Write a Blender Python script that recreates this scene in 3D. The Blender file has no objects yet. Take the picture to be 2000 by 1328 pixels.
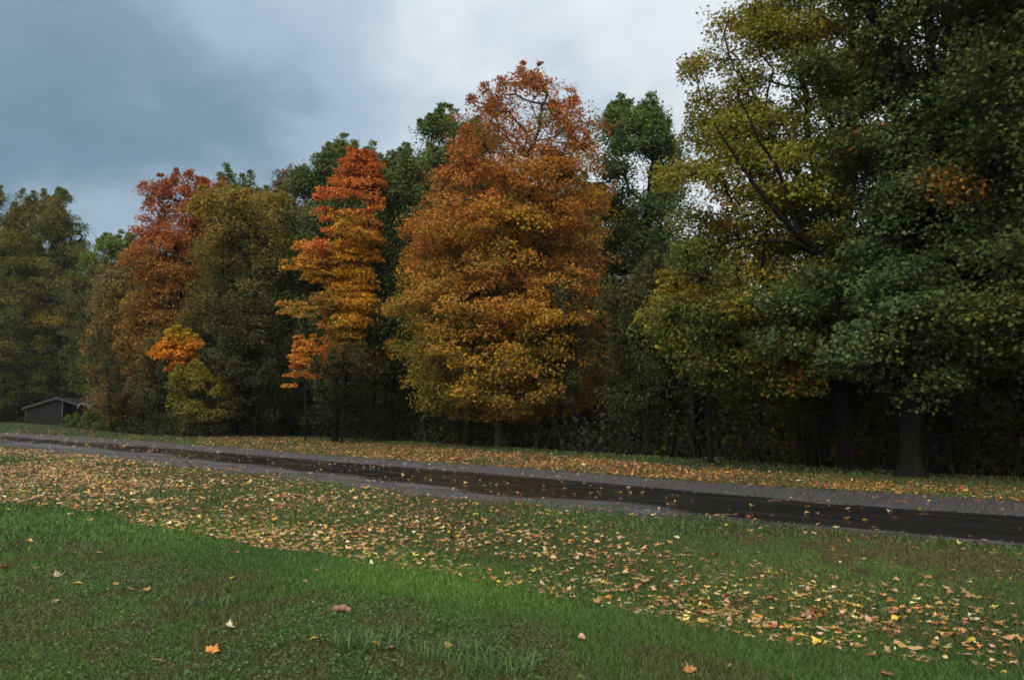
import bpy, math, numpy as np
from mathutils import Vector, Matrix
C = bpy.context.scene
R = math.radians
rng = np.random.default_rng(7)

# ------------------------------------------------------------------ camera, sky, light, exposure
F, CX, CY, HOR, EYE = 1600.0, 1000.0, 664.0, 797.0, 1.5      # focal length in px of the 2000 px photo, centre, horizon row, eye height
PITCH = math.atan((HOR - CY) / F)
cd = bpy.data.cameras.new('camera'); cam = bpy.data.objects.new('camera', cd); C.collection.objects.link(cam)
cam.location = (0, 0, EYE); cam.rotation_euler = (math.pi/2 + PITCH, 0, 0)
cd.sensor_width = 36; cd.lens = 36 * F / 2000; cd.clip_end = 3000; cd.clip_start = 0.05
C.camera = cam

SUN_EL, SUN_AZ = R(48), R(-150)       # behind the camera, a little to the left, behind cloud
W = bpy.data.worlds.new('World'); C.world = W; W.use_nodes = True
nt = W.node_tree; nt.nodes.clear(); N = nt.nodes.new; L = nt.links.new
def math_node(op, a, b=None, c=None, clamp=False):
    n = N('ShaderNodeMath'); n.operation = op; n.use_clamp = clamp
    for i, v in enumerate((a, b, c)):
        if v is None: continue
        if hasattr(v, 'links'): L(v, n.inputs[i])
        else: n.inputs[i].default_value = v
    return n.outputs[0]
out = N('ShaderNodeOutputWorld')
sky = N('ShaderNodeTexSky'); sky.sky_type = 'NISHITA'; sky.sun_disc = False
sky.sun_elevation = SUN_EL; sky.sun_rotation = SUN_AZ
bg_sky = N('ShaderNodeBackground'); bg_sky.inputs[1].default_value = 0.05; L(sky.outputs[0], bg_sky.inputs[0])
tc = N('ShaderNodeTexCoord'); sep = N('ShaderNodeSeparateXYZ'); L(tc.outputs['Generated'], sep.inputs[0])
zc = math_node('MAXIMUM', sep.outputs[2], 0.0)
den = math_node('ADD', zc, 0.45)
cmb = N('ShaderNodeCombineXYZ')
L(math_node('DIVIDE', sep.outputs[0], den), cmb.inputs[0]); L(math_node('DIVIDE', sep.outputs[1], den), cmb.inputs[1])
def wnoise(scale, detail, rough, dist=0.0, off=0.0):
    mp = N('ShaderNodeMapping'); mp.inputs['Location'].default_value = (off, off*0.7, 0); L(cmb.outputs[0], mp.inputs[0])
    n = N('ShaderNodeTexNoise'); n.inputs['Scale'].default_value = scale; n.inputs['Detail'].default_value = detail
    n.inputs['Roughness'].default_value = rough; n.inputs['Distortion'].default_value = dist
    L(mp.outputs[0], n.inputs['Vector']); return n.outputs[0]
def lobe(px, py, k):                      # a break in the cloud towards one direction of the sky
    v = Vector(((px-CX)/F, 1.0, -(py-HOR)/F)).normalized()
    vm = N('ShaderNodeVectorMath'); vm.operation = 'DOT_PRODUCT'; L(tc.outputs['Generated'], vm.inputs[0]); vm.inputs[1].default_value = v
    d = math_node('SUBTRACT', 1.0, vm.outputs['Value'])
    return math_node('EXPONENT', math_node('MULTIPLY', d, -k))
n1 = wnoise(1.0, 4, 0.5, 0.4, 3.1); n2 = wnoise(4.2, 7, 0.52, 0.2, 8.4)
f = math_node('ADD', math_node('MULTIPLY_ADD', n1, 0.42, 0.06), math_node('MULTIPLY', n2, 0.58))
f = math_node('ADD', f, math_node('MULTIPLY', lobe(1500, -60, 6), 0.36))
f = math_node('ADD', f, math_node('MULTIPLY', math_node('SUBTRACT', 0.36, zc, clamp=True), 1.0))
f = math_node('ADD', f, math_node('MULTIPLY', lobe(880, 0, 70), 0.16))
f = math_node('SUBTRACT', f, math_node('MULTIPLY', lobe(-150, 120, 10), 0.20))

ramp = N('ShaderNodeValToRGB'); L(f, ramp.inputs[0]); cr = ramp.color_ramp
cr.interpolation = 'EASE'
cr.elements[0].position = 0.12; cr.elements[0].color = (0.045, 0.100, 0.14, 1)
cr.elements[1].position = 1.0; cr.elements[1].color = (0.60, 0.65, 0.69, 1)
e = cr.elements.new(0.42); e.color = (0.135, 0.22, 0.295, 1)
e = cr.elements.new(0.68); e.color = (0.29, 0.385, 0.475, 1)
bkw = math_node('MULTIPLY_ADD', sep.outputs[1], -1.0, 0.3, clamp=True)
cmx = N('ShaderNodeMix'); cmx.data_type = 'RGBA'; L(math_node('MAXIMUM', bkw, math_node('POWER', zc, 3.0)), cmx.inputs[0]); L(ramp.outputs[0], cmx.inputs[6]); cmx.inputs[7].default_value = (0.60, 0.56, 0.50, 1)
bg_c = N('ShaderNodeBackground'); L(cmx.outputs[2], bg_c.inputs[0]); bg_c.inputs[1].default_value = 1.0
zen = math_node('POWER', zc, 3.0)                       # overcast is brighter overhead; brightness behind the camera is added to light the foliage
bk = math_node('MAXIMUM', math_node('MULTIPLY', sep.outputs[1], -1.0), 0.0)
L(math_node('ADD', 1.0, math_node('ADD', math_node('MULTIPLY', zen, 1.4), math_node('MULTIPLY', bk, 1.9))), bg_c.inputs[1])
mx = N('ShaderNodeMixShader'); mx.inputs[0].default_value = 0.93
L(bg_sky.outputs[0], mx.inputs[1]); L(bg_c.outputs[0], mx.inputs[2]); L(mx.outputs[0], out.inputs[0])

sd = bpy.data.lights.new('sun', 'SUN'); sd.energy = 1.5; sd.angle = R(40); sd.color = (1.0, 0.93, 0.82)
so = bpy.data.objects.new('sun', sd); C.collection.objects.link(so)
sdir = Vector((math.sin(SUN_AZ)*math.cos(SUN_EL), math.cos(SUN_AZ)*math.cos(SUN_EL), math.sin(SUN_EL)))
so.rotation_euler = sdir.to_track_quat('Z', 'Y').to_euler(); so.location = sdir*60

C.view_settings.view_transform = 'Standard'; C.view_settings.look = 'None'
C.view_settings.exposure = 0.4; C.view_settings.gamma = 1.0; C.view_settings.use_curve_mapping = False
C.cycles.max_bounces = 5; C.cycles.diffuse_bounces = 3; C.cycles.glossy_bounces = 2
C.cycles.transmission_bounces = 3; C.cycles.transparent_max_bounces = 4
C.cycles.use_denoising = True
C.cycles.filter_width = 1.7

# ------------------------------------------------------------------ photo pixel -> place
def ray(px, py):
    x, z = (px-CX)/F, -(py-CY)/F
    c, s = math.cos(PITCH), math.sin(PITCH)
    return np.array([x, c - z*s, s + z*c])
def gp(px, py, z=0.0):                   # on the ground
    d = ray(px, py); k = (z-EYE)/d[2]; return np.array([d[0]*k, d[1]*k, z])
def pt(px, py, Y):                       # at depth Y
    d = ray(px, py); k = Y/d[1]; return np.array([d[0]*k, Y, EYE + d[2]*k])
def to_px(P):
    P = np.asarray(P); c, s = math.cos(PITCH), math.sin(PITCH)
    y = P[..., 1]*c + (P[..., 2]-EYE)*s; z = -P[..., 1]*s + (P[..., 2]-EYE)*c
    y = np.where(y < 0.05, 0.05, y)
    return CX + F*P[..., 0]/y, CY - F*z/y
# smooth pseudo-noise from sums of sines
def make_noise(seed, n=14, dim=3):
    r = np.random.default_rng(seed); K = r.normal(size=(n, dim)); K /= np.linalg.norm(K, axis=1)[:, None]
    K *= r.uniform(0.6, 2.4, (n, 1)); ph = r.uniform(0, 6.28, n)
    return lambda P, s=1.0: np.sin(np.asarray(P)[..., :dim]*s @ K.T + ph).sum(-1)/math.sqrt(n)*0.8
NZ = make_noise(1); NZ2 = make_noise(2); NZ3 = make_noise(3)

crest = [(-1400, 806), (-600, 809), (-200, 815), (0, 824), (60, 827), (120, 831), (170, 838), (230, 845), (300, 850), (370, 853), (430, 851), (480, 849),
         (600, 853), (700, 858), (800, 863), (900, 869), (1000, 875), (1200, 888), (1400, 900), (1600, 913), (1800, 925), (2000, 937), (2300, 952), (2800, 975), (4200, 1040)]
_caz = np.array([math.atan2(p[0]-CX, F) for p in crest])
_cr = np.array([np.hypot(*gp(p[0], p[1])[:2]) for p in crest])
def crest_r(az): return np.interp(az, _caz, _cr)
def ground_z(x, y):
    x = np.asarray(x, float); y = np.asarray(y, float)
    az = np.arctan2(x, y); r = np.hypot(x, y); b = r - crest_r(az)
    t = np.clip(b/5.0, 0, 1); t = t*t*(3-2*t)
    back = np.abs(az) > R(78)
    z = np.where(back, 0.0, -0.5*t)
    near = np.clip((7.6-r)/3.0, 0, 1)
    z = z + near*0.03*np.sin(x*1.9+1)*np.sin(y*1.5) * np.clip(r-0.5, 0, 1)
    return z

# ------------------------------------------------------------------ mesh helpers
def mesh_obj(name, V, Fs, mat, parent=None, cols=None, smooth=False, colname='col'):
    """V (n,3); Fs list/array of equal-size faces or a list of arrays of faces"""
    me = bpy.data.meshes.new(name)
    V = np.asarray(V, np.float32)
    arrs = Fs if isinstance(Fs, list) and len(Fs) and isinstance(Fs[0], np.ndarray) and Fs[0].ndim == 2 else [np.asarray(Fs)]
    me.vertices.add(len(V)); me.vertices.foreach_set('co', V.ravel())
    tot = sum(a.size for a in arrs); nf = sum(len(a) for a in arrs)
    me.loops.add(tot); me.polygons.add(nf)
    me.loops.foreach_set('vertex_index', np.concatenate([a.ravel() for a in arrs]).astype(np.int32))
    sizes = np.concatenate([np.full(len(a), a.shape[1]) for a in arrs])
    st = np.concatenate([[0], np.cumsum(sizes)[:-1]]).astype(np.int32)
    me.polygons.foreach_set('loop_start', st)
    if smooth: me.polygons.foreach_set('use_smooth', np.ones(nf, bool))
    me.update(calc_edges=True)
    if cols is not None:
        a = me.attributes.new(colname, 'FLOAT_COLOR', 'FACE')
        c4 = np.ones((nf, 4), np.float32); c4[:, :3] = cols; a.data.foreach_set('color', c4.ravel())
    me.materials.append(mat)
    o = bpy.data.objects.new(name, me); C.collection.objects.link(o)
    if parent is not None: o.parent = parent
    return o
def tag(o, label=None, cat=None, group=None, kind=None):
    if label: o['label'] = label
    if cat: o['category'] = cat
    if group: o['group'] = group
    if kind: o['kind'] = kind
    return o
def empty(name, loc, label, cat, group=None, rz=0):
    o = bpy.data.objects.new(name, None); C.collection.objects.link(o); o.location = loc; o.rotation_euler = (0, 0, rz)
    o.empty_display_size = 0.2
    return tag(o, label, cat, group)
class MB:
    """collects boxes and tubes into one mesh"""
    def __init__(s): s.V = []; s.F = {}; s.n = 0
    def add(s, V, F):
        V = np.asarray(V, float); F = np.asarray(F, int)
        s.V.append(V); s.F.setdefault(F.shape[1], []).append(F + s.n); s.n += len(V)
    def box(s, c, d, rz=0):
        c = np.array(c, float); d = np.array(d, float)/2
        q = np.array([[x, y, z] for z in (-1, 1) for x, y in ((-1, -1), (1, -1), (1, 1), (-1, 1))])*d
        co, si = math.cos(rz), math.sin(rz); q = np.c_[q[:, 0]*co-q[:, 1]*si, q[:, 0]*si+q[:, 1]*co, q[:, 2]]+c
        s.add(q, [[3, 2, 1, 0], [4, 5, 6, 7], [0, 1, 5, 4], [1, 2, 6, 5], [2, 3, 7, 6], [3, 0, 4, 7]])
    def prism(s, poly, a, b):           # polygon in xz extruded y=a..b
        n = len(poly); A = [(p[0], a, p[1]) for p in poly]; B = [(p[0], b, p[1]) for p in poly]
        s.add(A+B, [[i, (i+1) % n, n+(i+1) % n, n+i] for i in range(n)])
        s.add(A, [list(range(n))]); s.add(B, [list(range(n))[::-1]])
    def tube(s, P, rad, k=6, cap=True):
        P = np.asarray(P, float); rad = np.broadcast_to(rad, (len(P),)); T = np.gradient(P, axis=0); T /= np.linalg.norm(T, axis=1)[:, None]+1e-9
        ref = np.array([0.13, 0.97, 0.21]) if abs(T[0][1]) < .9 else np.array([1., 0, 0])
        U = np.cross(T, ref); U /= np.linalg.norm(U, axis=1)[:, None]; Wv = np.cross(T, U)
        a = np.arange(k)/k*2*np.pi
        V = P[:, None]+rad[:, None, None]*(np.cos(a)[None, :, None]*U[:, None]+np.sin(a)[None, :, None]*Wv[:, None])
        m = len(P); F = [[i*k+j, i*k+(j+1) % k, (i+1)*k+(j+1) % k, (i+1)*k+j] for i in range(m-1) for j in range(k)]
        s.add(V.reshape(-1, 3), F)
        if cap: s.add(V[-1], [list(range(k))]); s.add(V[0], [list(range(k))[::-1]])
    def build(s, name, mat, parent=None, smooth=False):
        return mesh_obj(name, np.concatenate(s.V), [np.concatenate(f) for f in s.F.values()], mat, parent, smooth=smooth)

# ------------------------------------------------------------------ materials
def new_mat(name):
    m = bpy.data.materials.new(name); m.use_nodes = True; t = m.node_tree; t.nodes.clear()
    o = t.nodes.new('ShaderNodeOutputMaterial'); b = t.nodes.new('ShaderNodeBsdfPrincipled'); t.links.new(b.outputs[0], o.inputs[0])
    return m, t, b, o
def tnoise(t, scale, detail=4, rough=0.55, coord='Object', stretch=None, dist=0.0):
    tcn = t.nodes.new('ShaderNodeTexCoord'); src = tcn.outputs[coord]
    if stretch:
        mp = t.nodes.new('ShaderNodeMapping'); mp.inputs['Scale'].default_value = stretch; t.links.new(src, mp.inputs[0]); src = mp.outputs[0]
    n = t.nodes.new('ShaderNodeTexNoise'); n.inputs['Scale'].default_value = scale; n.inputs['Detail'].default_value = detail
    n.inputs['Roughness'].default_value = rough; n.inputs['Distortion'].default_value = dist; t.links.new(src, n.inputs['Vector']); return n.outputs[0]
def tramp(t, src, stops):
    r = t.nodes.new('ShaderNodeValToRGB'); t.links.new(src, r.inputs[0]); c = r.color_ramp
    def col(v): return (v, v, v, 1) if not hasattr(v, '__len__') else (*v, 1)
    c.elements[0].position, c.elements[0].color = stops[0][0], col(stops[0][1])
    c.elements[1].position, c.elements[1].color = stops[-1][0], col(stops[-1][1])
    for p, v in stops[1:-1]: e = c.elements.new(p); e.color = col(v)
    return r.outputs[0]
def tmix(t, fac, a, b, mode='MIX'):
    m = t.nodes.new('ShaderNodeMix'); m.data_type = 'RGBA'; m.blend_type = mode
    for i, v in ((0, fac), (6, a), (7, b)):
        if hasattr(v, 'links'): t.links.new(v, m.inputs[i])
        else: m.inputs[i].default_value = v if i == 0 else (*v, 1)
    return m.outputs[2]
def tbump(t, b, src, strength, distance):
    n = t.nodes.new('ShaderNodeBump'); n.inputs['Strength'].default_value = strength; n.inputs['Distance'].default_value = distance
    t.links.new(src, n.inputs['Height']); t.links.new(n.outputs[0], b.inputs['Normal'])
def leaf_material(name, trans=0.35, rough=0.5, spec=0.35):
    m, t, b, o = new_mat(name)
    a = t.nodes.new('ShaderNodeAttribute'); a.attribute_name = 'col'
    t.links.new(a.outputs['Color'], b.inputs['Base Color']); b.inputs['Roughness'].default_value = rough
    b.inputs['Specular IOR Level'].default_value = spec
    tr = t.nodes.new('ShaderNodeBsdfTranslucent'); t.links.new(a.outputs['Color'], tr.inputs[0])
    mxs = t.nodes.new('ShaderNodeMixShader'); mxs.inputs[0].default_value = trans
    t.links.new(b.outputs[0], mxs.inputs[1]); t.links.new(tr.outputs[0], mxs.inputs[2]); t.links.new(mxs.outputs[0], o.inputs[0])
    return m
M_leaf = leaf_material('leaf', 0.35, 0.55, 0.2)
M_litter = leaf_material('fallen_leaf', 0.08, 0.38, 0.5)
M_grass = leaf_material('grass_blade', 0.3, 0.45, 0.35)
def bark_mat(name, c0, c1):
    m, t, b, o = new_mat(name)
    n = tnoise(t, 5, 5, 0.6, 'Object', (2.6, 2.6, 0.4), 0.6); n2 = tnoise(t, 1.3, 3, 0.5)
    c = tramp(t, n, [(0.3, c0), (0.7, c1)])
    moss = tramp(t, n2, [(0.55, 0.0), (0.75, 0.5)])
    t.links.new(tmix(t, moss, c, (c1[0]*0.9, c1[1]*1.15, c1[2]*0.7)), b.inputs['Base Color'])
    b.inputs['Roughness'].default_value = 0.9; b.inputs['Specular IOR Level'].default_value = 0.08
    tbump(t, b, n, 1.0, 0.06); return m
M_bark = bark_mat('dark_bark', (0.0015, 0.0015, 0.0013), (0.017, 0.016, 0.013))
M_bark_grey = bark_mat('grey_bark', (0.018, 0.018, 0.017), (0.06, 0.057, 0.05))

# ground: mown grass thatch, moss, bare brown patches, leaf mould under the trees
def ground_mat():
    m, t, b, o = new_mat('lawn_ground')
    n1 = tnoise(t, 0.55, 5, 0.6); n2 = tnoise(t, 6, 6, 0.65); n3 = tnoise(t, 60, 5, 0.7)
    g = tramp(t, n2, [(0.3, (0.012, 0.022, 0.007)), (0.55, (0.026, 0.045, 0.013)), (0.75, (0.045, 0.07, 0.018))])
    br = tramp(t, n2, [(0.3, (0.022, 0.022, 0.009)), (0.7, (0.060, 0.058, 0.026))])
    f1 = tramp(t, n1, [(0.48, 0.0), (0.62, 0.8)])
    c = tmix(t, f1, g, br)
    c = tmix(t, 0.6, c, tramp(t, n3, [(0.3, 0.35), (0.7, 1.6)]), 'MULTIPLY')
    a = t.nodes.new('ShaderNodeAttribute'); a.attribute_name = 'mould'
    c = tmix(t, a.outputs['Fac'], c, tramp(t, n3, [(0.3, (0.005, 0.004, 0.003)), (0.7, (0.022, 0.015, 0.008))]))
    t.links.new(c, b.inputs['Base Color']); b.inputs['Roughness'].default_value = 0.9; b.inputs['Specular IOR Level'].default_value = 0.15
    tbump(t, b, n3, 0.8, 0.03); return m
M_ground = ground_mat()
def gravel_mat():
    m, t, b, o = new_mat('wet_gravel')
    tcn = t.nodes.new('ShaderNodeTexCoord'); v = t.nodes.new('ShaderNodeTexVoronoi'); v.inputs['Scale'].default_value = 45; t.links.new(tcn.outputs['Object'], v.inputs[0])
    sx = t.nodes.new('ShaderNodeSeparateColor'); t.links.new(v.outputs['Color'], sx.inputs[0])
    n1 = tnoise(t, 0.9, 5, 0.6); n2 = tnoise(t, 9, 5, 0.6)
    c = tramp(t, sx.outputs[0], [(0.0, (0.014, 0.014, 0.015)), (0.5, (0.042, 0.040, 0.042)), (1.0, (0.12, 0.115, 0.115))])
    c = tmix(t, tramp(t, n2, [(0.45, 0.0), (0.65, 0.7)]), c, (0.035, 0.034, 0.036))
    c = tmix(t, tramp(t, n1, [(0.5, 0.0), (0.66, 0.75)]), c, (0.04, 0.042, 0.024))
    t.links.new(c, b.inputs['Base Color']); b.inputs['Roughness'].default_value = 0.55; b.inputs['Specular IOR Level'].default_value = 0.5
    tbump(t, b, v.outputs['Distance'], 0.5, 0.01); return m
M_gravel = gravel_mat()
def road_mat():
    m, t, b, o = new_mat('wet_asphalt')
    n2 = tnoise(t, 90, 4, 0.7)
    tcr = t.nodes.new('ShaderNodeTexCoord'); m1 = t.nodes.new('ShaderNodeMapping'); m1.inputs['Rotation'].default_value = (0, 0, R(42)); t.links.new(tcr.outputs['Object'], m1.inputs[0])
    m2 = t.nodes.new('ShaderNodeMapping'); m2.inputs['Scale'].default_value = (0.25, 1.3, 1); t.links.new(m1.outputs[0], m2.inputs[0])
    def sn(sc, de):
        q = t.nodes.new('ShaderNodeTexNoise'); q.inputs['Scale'].default_value = sc; q.inputs['Detail'].default_value = de; q.inputs['Roughness'].default_value = 0.62; q.inputs['Distortion'].default_value = 0.4; t.links.new(m2.outputs[0], q.inputs['Vector']); return q.outputs[0]
    n1 = sn(0.8, 5); n3 = sn(2.6, 5)
    at = t.nodes.new('ShaderNodeAttribute'); at.attribute_name = 'wear_or_sheen'
    c = tramp(t, n2, [(0.3, (0.009, 0.009, 0.009)), (0.7, (0.028, 0.026, 0.025))])
    w = t.nodes.new('ShaderNodeMath'); w.operation = 'MULTIPLY'; t.links.new(at.outputs['Fac'], w.inputs[0]); t.links.new(tramp(t, n1, [(0.36, 0.25), (0.58, 1.0)]), w.inputs[1])
    c = tmix(t, w.outputs[0], c, tramp(t, n2, [(0.3, (0.045, 0.046, 0.05)), (0.7, (0.12, 0.12, 0.13))]))  # sky sheen mixed in as a paler colour
    t.links.new(c, b.inputs['Base Color'])
    r = tramp(t, n3, [(0.38, 0.10), (0.62, 0.30)])
    mr = t.nodes.new('ShaderNodeMath'); mr.operation = 'MULTIPLY_ADD'; t.links.new(w.outputs[0], mr.inputs[0]); mr.inputs[1].default_value = 0.22; t.links.new(r, mr.inputs[2])
    t.links.new(mr.outputs[0], b.inputs['Roughness'])
    b.inputs['Specular IOR Level'].default_value = 0.5
    tbump(t, b, n2, 0.12, 0.003); return m
M_road = road_mat()
def flat_mat(name, c0, c1, rough=0.7, scale=8, stretch=None, bump=0.2):
    m, t, b, o = new_mat(name); n = tnoise(t, scale, 5, 0.6, 'Object', stretch)
    t.links.new(tramp(t, n, [(0.3, c0), (0.7, c1)]), b.inputs['Base Color']); b.inputs['Roughness'].default_value = rough; b.inputs['Specular IOR Level'].default_value = 0.12
    tbump(t, b, n, bump, 0.01); return m

# ------------------------------------------------------------------ ground, gravel shoulders, road
az = np.concatenate([np.linspace(-math.pi, R(-50), 60, endpoint=False), np.linspace(R(-50), R(50), 420), np.linspace(R(50), math.pi, 60, endpoint=False)[1:]])
rr = np.concatenate([[0.3, 1, 2, 2.8], np.arange(3.4, 12, 0.25), np.geomspace(12, 120, 110), np.geomspace(135, 1500, 18)])
A_, R_ = np.meshgrid(az, rr); X_, Y_ = R_*np.sin(A_), R_*np.cos(A_)
V = np.c_[X_.ravel(), Y_.ravel(), ground_z(X_.ravel(), Y_.ravel())]
na, nr = len(az), len(rr); ii, jj = np.meshgrid(np.arange(nr-1), np.arange(na), indexing='ij'); j2 = (jj+1) % na
Q = np.stack([ii*na+jj, ii*na+j2, (ii+1)*na+j2, (ii+1)*na+jj], -1).reshape(-1, 4)[:, ::-1]
cen = len(V); V = np.vstack([V, [0, 0, 0]])
T3 = np.stack([np.full(na, cen), np.arange(na), (np.arange(na)+1) % na], -1)[:, ::-1]
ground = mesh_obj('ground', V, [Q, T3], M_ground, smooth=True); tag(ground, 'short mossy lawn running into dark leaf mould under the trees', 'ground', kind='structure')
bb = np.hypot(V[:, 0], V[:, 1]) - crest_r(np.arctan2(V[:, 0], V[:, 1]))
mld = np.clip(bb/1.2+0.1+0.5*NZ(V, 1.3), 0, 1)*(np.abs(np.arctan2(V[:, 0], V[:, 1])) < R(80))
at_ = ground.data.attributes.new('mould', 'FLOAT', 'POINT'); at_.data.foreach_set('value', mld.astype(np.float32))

xs_near = [(-900, 812), (-500, 830), (-200, 850), (0, 868), (100, 876), (200, 885), (300, 895), (400, 906), (600, 930), (800, 951), (1000, 971), (1200, 989), (1400, 1008), (1560, 1024), (1700, 1036), (1850, 1049), (2000, 1063), (2300, 1092), (2900, 1150)]
xs_far = [(-900, 807), (-500, 822), (-200, 838), (0, 851), (100, 857), (200, 864), (300, 872), (400, 880), (600, 897), (800, 913), (1000, 929), (1200, 946), (1400, 964), (1600, 983), (1800, 997), (2000, 1009), (2300, 1030), (2900, 1070)]
gr_far = [(-900, 804.5), (-500, 816), (-200, 832), (0, 845), (100, 849), (200, 855), (300, 862), (400, 870), (600, 887), (800, 901), (1000, 914), (1200, 929), (1400, 944), (1600, 955), (1800, 967), (2000, 980), (2300, 998), (2900, 1035)]
gr_near = [(-900, 814), (-500, 833), (-200, 855), (0, 870), (100, 880), (200, 891), (300, 903), (400, 912), (600, 937), (800, 964), (1000, 985), (1200, 999), (1400, 1011), (1560, 1028), (1700, 1039), (1850, 1053), (2000, 1068), (2300, 1098), (2900, 1165)]
def edge(pts, n=700):
    P = np.array(pts, float); x = np.linspace(P[0, 0], P[-1, 0], n)
    # smooth the polyline rows a little
    y = np.interp(x, P[:, 0], P[:, 1]); k = np.hanning(31); k /= k.sum(); yp = np.pad(y, 15, mode='reflect', reflect_type='odd'); y = np.convolve(yp, k, 'valid')
    return np.array([gp(a, b)[:2] for a, b in zip(x, y)])
def strip(name, A, B, z, mat, amp, seed, rows=14, fr=2.2):
    A = A.copy(); B = B.copy(); w = B-A; w /= np.linalg.norm(w, axis=1)[:, None]
    nz = make_noise(seed); fx = lambda P, s: nz(np.c_[P, P[:, :1]*0], s)
    A += w*(amp*(fx(A, fr)+0.5*fx(A, fr*3.1)))[:, None]; B += w*(amp*(fx(B+50, fr)+0.5*fx(B+50, fr*3.1)))[:, None]
    t = np.linspace(0, 1, rows)[:, None, None]; P = A[None]*(1-t)+B[None]*t; m = len(A)
    V = np.c_[P.reshape(-1, 2), np.full(rows*m, z)]
    i, j = np.meshgrid(np.arange(rows-1), np.arange(m-1), indexing='ij')
    Q = np.stack([i*m+j, i*m+j+1, (i+1)*m+j+1, (i+1)*m+j], -1).reshape(-1, 4)
    o = mesh_obj(name, V, Q, mat); o['kind'] = 'structure'; return o, t, m
E1, E2, G1, G2 = edge(xs_near), edge(xs_far), edge(gr_near), edge(gr_far)
grv, _, _ = strip('gravel_shoulder', G1, G2, 0.004, M_gravel, 0.17, 11, fr=4.2)
tag(grv, 'grey wet gravel shoulder along both sides of the dark road', 'gravel shoulder')
road, _, m_ = strip('road', E1, E2, 0.009, M_road, 0.06, 12, rows=30, fr=3.0)
tag(road, 'narrow wet black asphalt road crossing the lawn', 'road')
# sky reflection painted pale into the asphalt along the near side: wide in the distance, gone towards the right-hand end
t_ = np.repeat(np.linspace(0, 1, 30), m_); pxr = np.tile(np.linspace(xs_near[0][0], xs_near[-1][0], m_), 30)
lim = np.interp(pxr, [-900, 0, 400, 700, 1000, 1300, 1700, 2000], [0.75, 0.5, 0.3, 0.22, 0.13, 0.04, 0.0, -0.1])
v_ = np.array([v.co[:] for v in road.data.vertices])
ln = lim + 0.10*NZ2(v_*[1, 1, 0], 1.1)
wear_or_sheen = np.clip((ln - t_)/0.12, 0, 1)
farw = np.clip((t_-(1.02-np.interp(pxr, [-900, 0, 500, 900, 1300], [0.35, 0.25, 0.12, 0.0, -0.1]) - 0.07*NZ3(v_*[1, 1, 0], 1.3)))/0.08, 0, 1)
a_ = road.data.attributes.new('wear_or_sheen', 'FLOAT', 'POINT'); a_.data.foreach_set('value', np.maximum(wear_or_sheen, farw).astype(np.float32))

# ------------------------------------------------------------------ trees
def frusta(P0, P1, r0, r1, k=5):
    T = P1-P0; Ln = np.linalg.norm(T, axis=1)+1e-9; T = T/Ln[:, None]
    ref = np.where(np.abs(T[:, 2:3]) < 0.9, [[0, 0, 1.]], [[1., 0, 0]])
    U = np.cross(T, ref); U /= np.linalg.norm(U, axis=1)[:, None]; Wv = np.cross(T, U)
    a = np.arange(k)/k*2*np.pi; ring = np.cos(a)[None, :, None]*U[:, None]+np.sin(a)[None, :, None]*Wv[:, None]
    V = np.concatenate([P0[:, None]+ring*r0[:, None, None], (P1+T*(r1*0.5)[:, None])[:, None]+ring*r1[:, None, None]], 1)
    b = np.arange(len(P0))[:, None]*2*k; F = np.stack([np.stack([b[:, 0]+j, b[:, 0]+(j+1) % k, b[:, 0]+k+(j+1) % k, b[:, 0]+k+j], -1) for j in range(k)], 1).reshape(-1, 4)
    return V.reshape(-1, 3), F
def leaves(c, out_dir, n_per, spread, size, rng, flat=0.35, up=0.7):
    """leaf quads scattered round twig ends c"""
    n = len(c)*n_per; ci = np.repeat(np.arange(len(c)), n_per)
    o = out_dir[ci]; side = np.cross(o, [0, 0, 1.]); side /= np.linalg.norm(side, axis=1)[:, None]+1e-6
    s = spread[ci] if hasattr(spread, '__len__') else np.full(n, spread)
    th = rng.uniform(0, 6.2832, n); q = np.sqrt(rng.random(n))*1.05*s; a = np.cos(th)*q; bq = np.sin(th)*q; d = rng.uniform(-1.5, 1.5, n)*flat*s
    P = c[ci]+o*a[:, None]+side*bq[:, None]; P[:, 2] += d - 0.18*np.hypot(a, bq)
    Nn = rng.normal(0, 0.55, (n, 3)); Nn[:, 2] += up; Nn += o*0.35; Nn /= np.linalg.norm(Nn, axis=1)[:, None]
    Ax = rng.normal(0, 1, (n, 3)); Ax += o*0.6; Ax[:, 2] -= 0.35; Ax -= Nn*(Ax*Nn).sum(1)[:, None]; Ax /= np.linalg.norm(Ax, axis=1)[:, None]
    Bx = np.cross(Nn, Ax); L_ = size*rng.uniform(0.65, 1.25, n); Wd = L_*rng.uniform(0.34, 0.5, n); fold = L_*rng.uniform(-0.05, 0.18, n)
    V = np.stack([P, P+Ax*(L_*0.42)[:, None]+Bx*Wd[:, None]+Nn*fold[:, None], P+Ax*L_[:, None]-Nn*(fold*0.5)[:, None], P+Ax*(L_*0.42)[:, None]-Bx*Wd[:, None]+Nn*fold[:, None]], 1)
    return V.reshape(-1, 3), np.arange(4*n).reshape(-1, 4), P, ci
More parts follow.
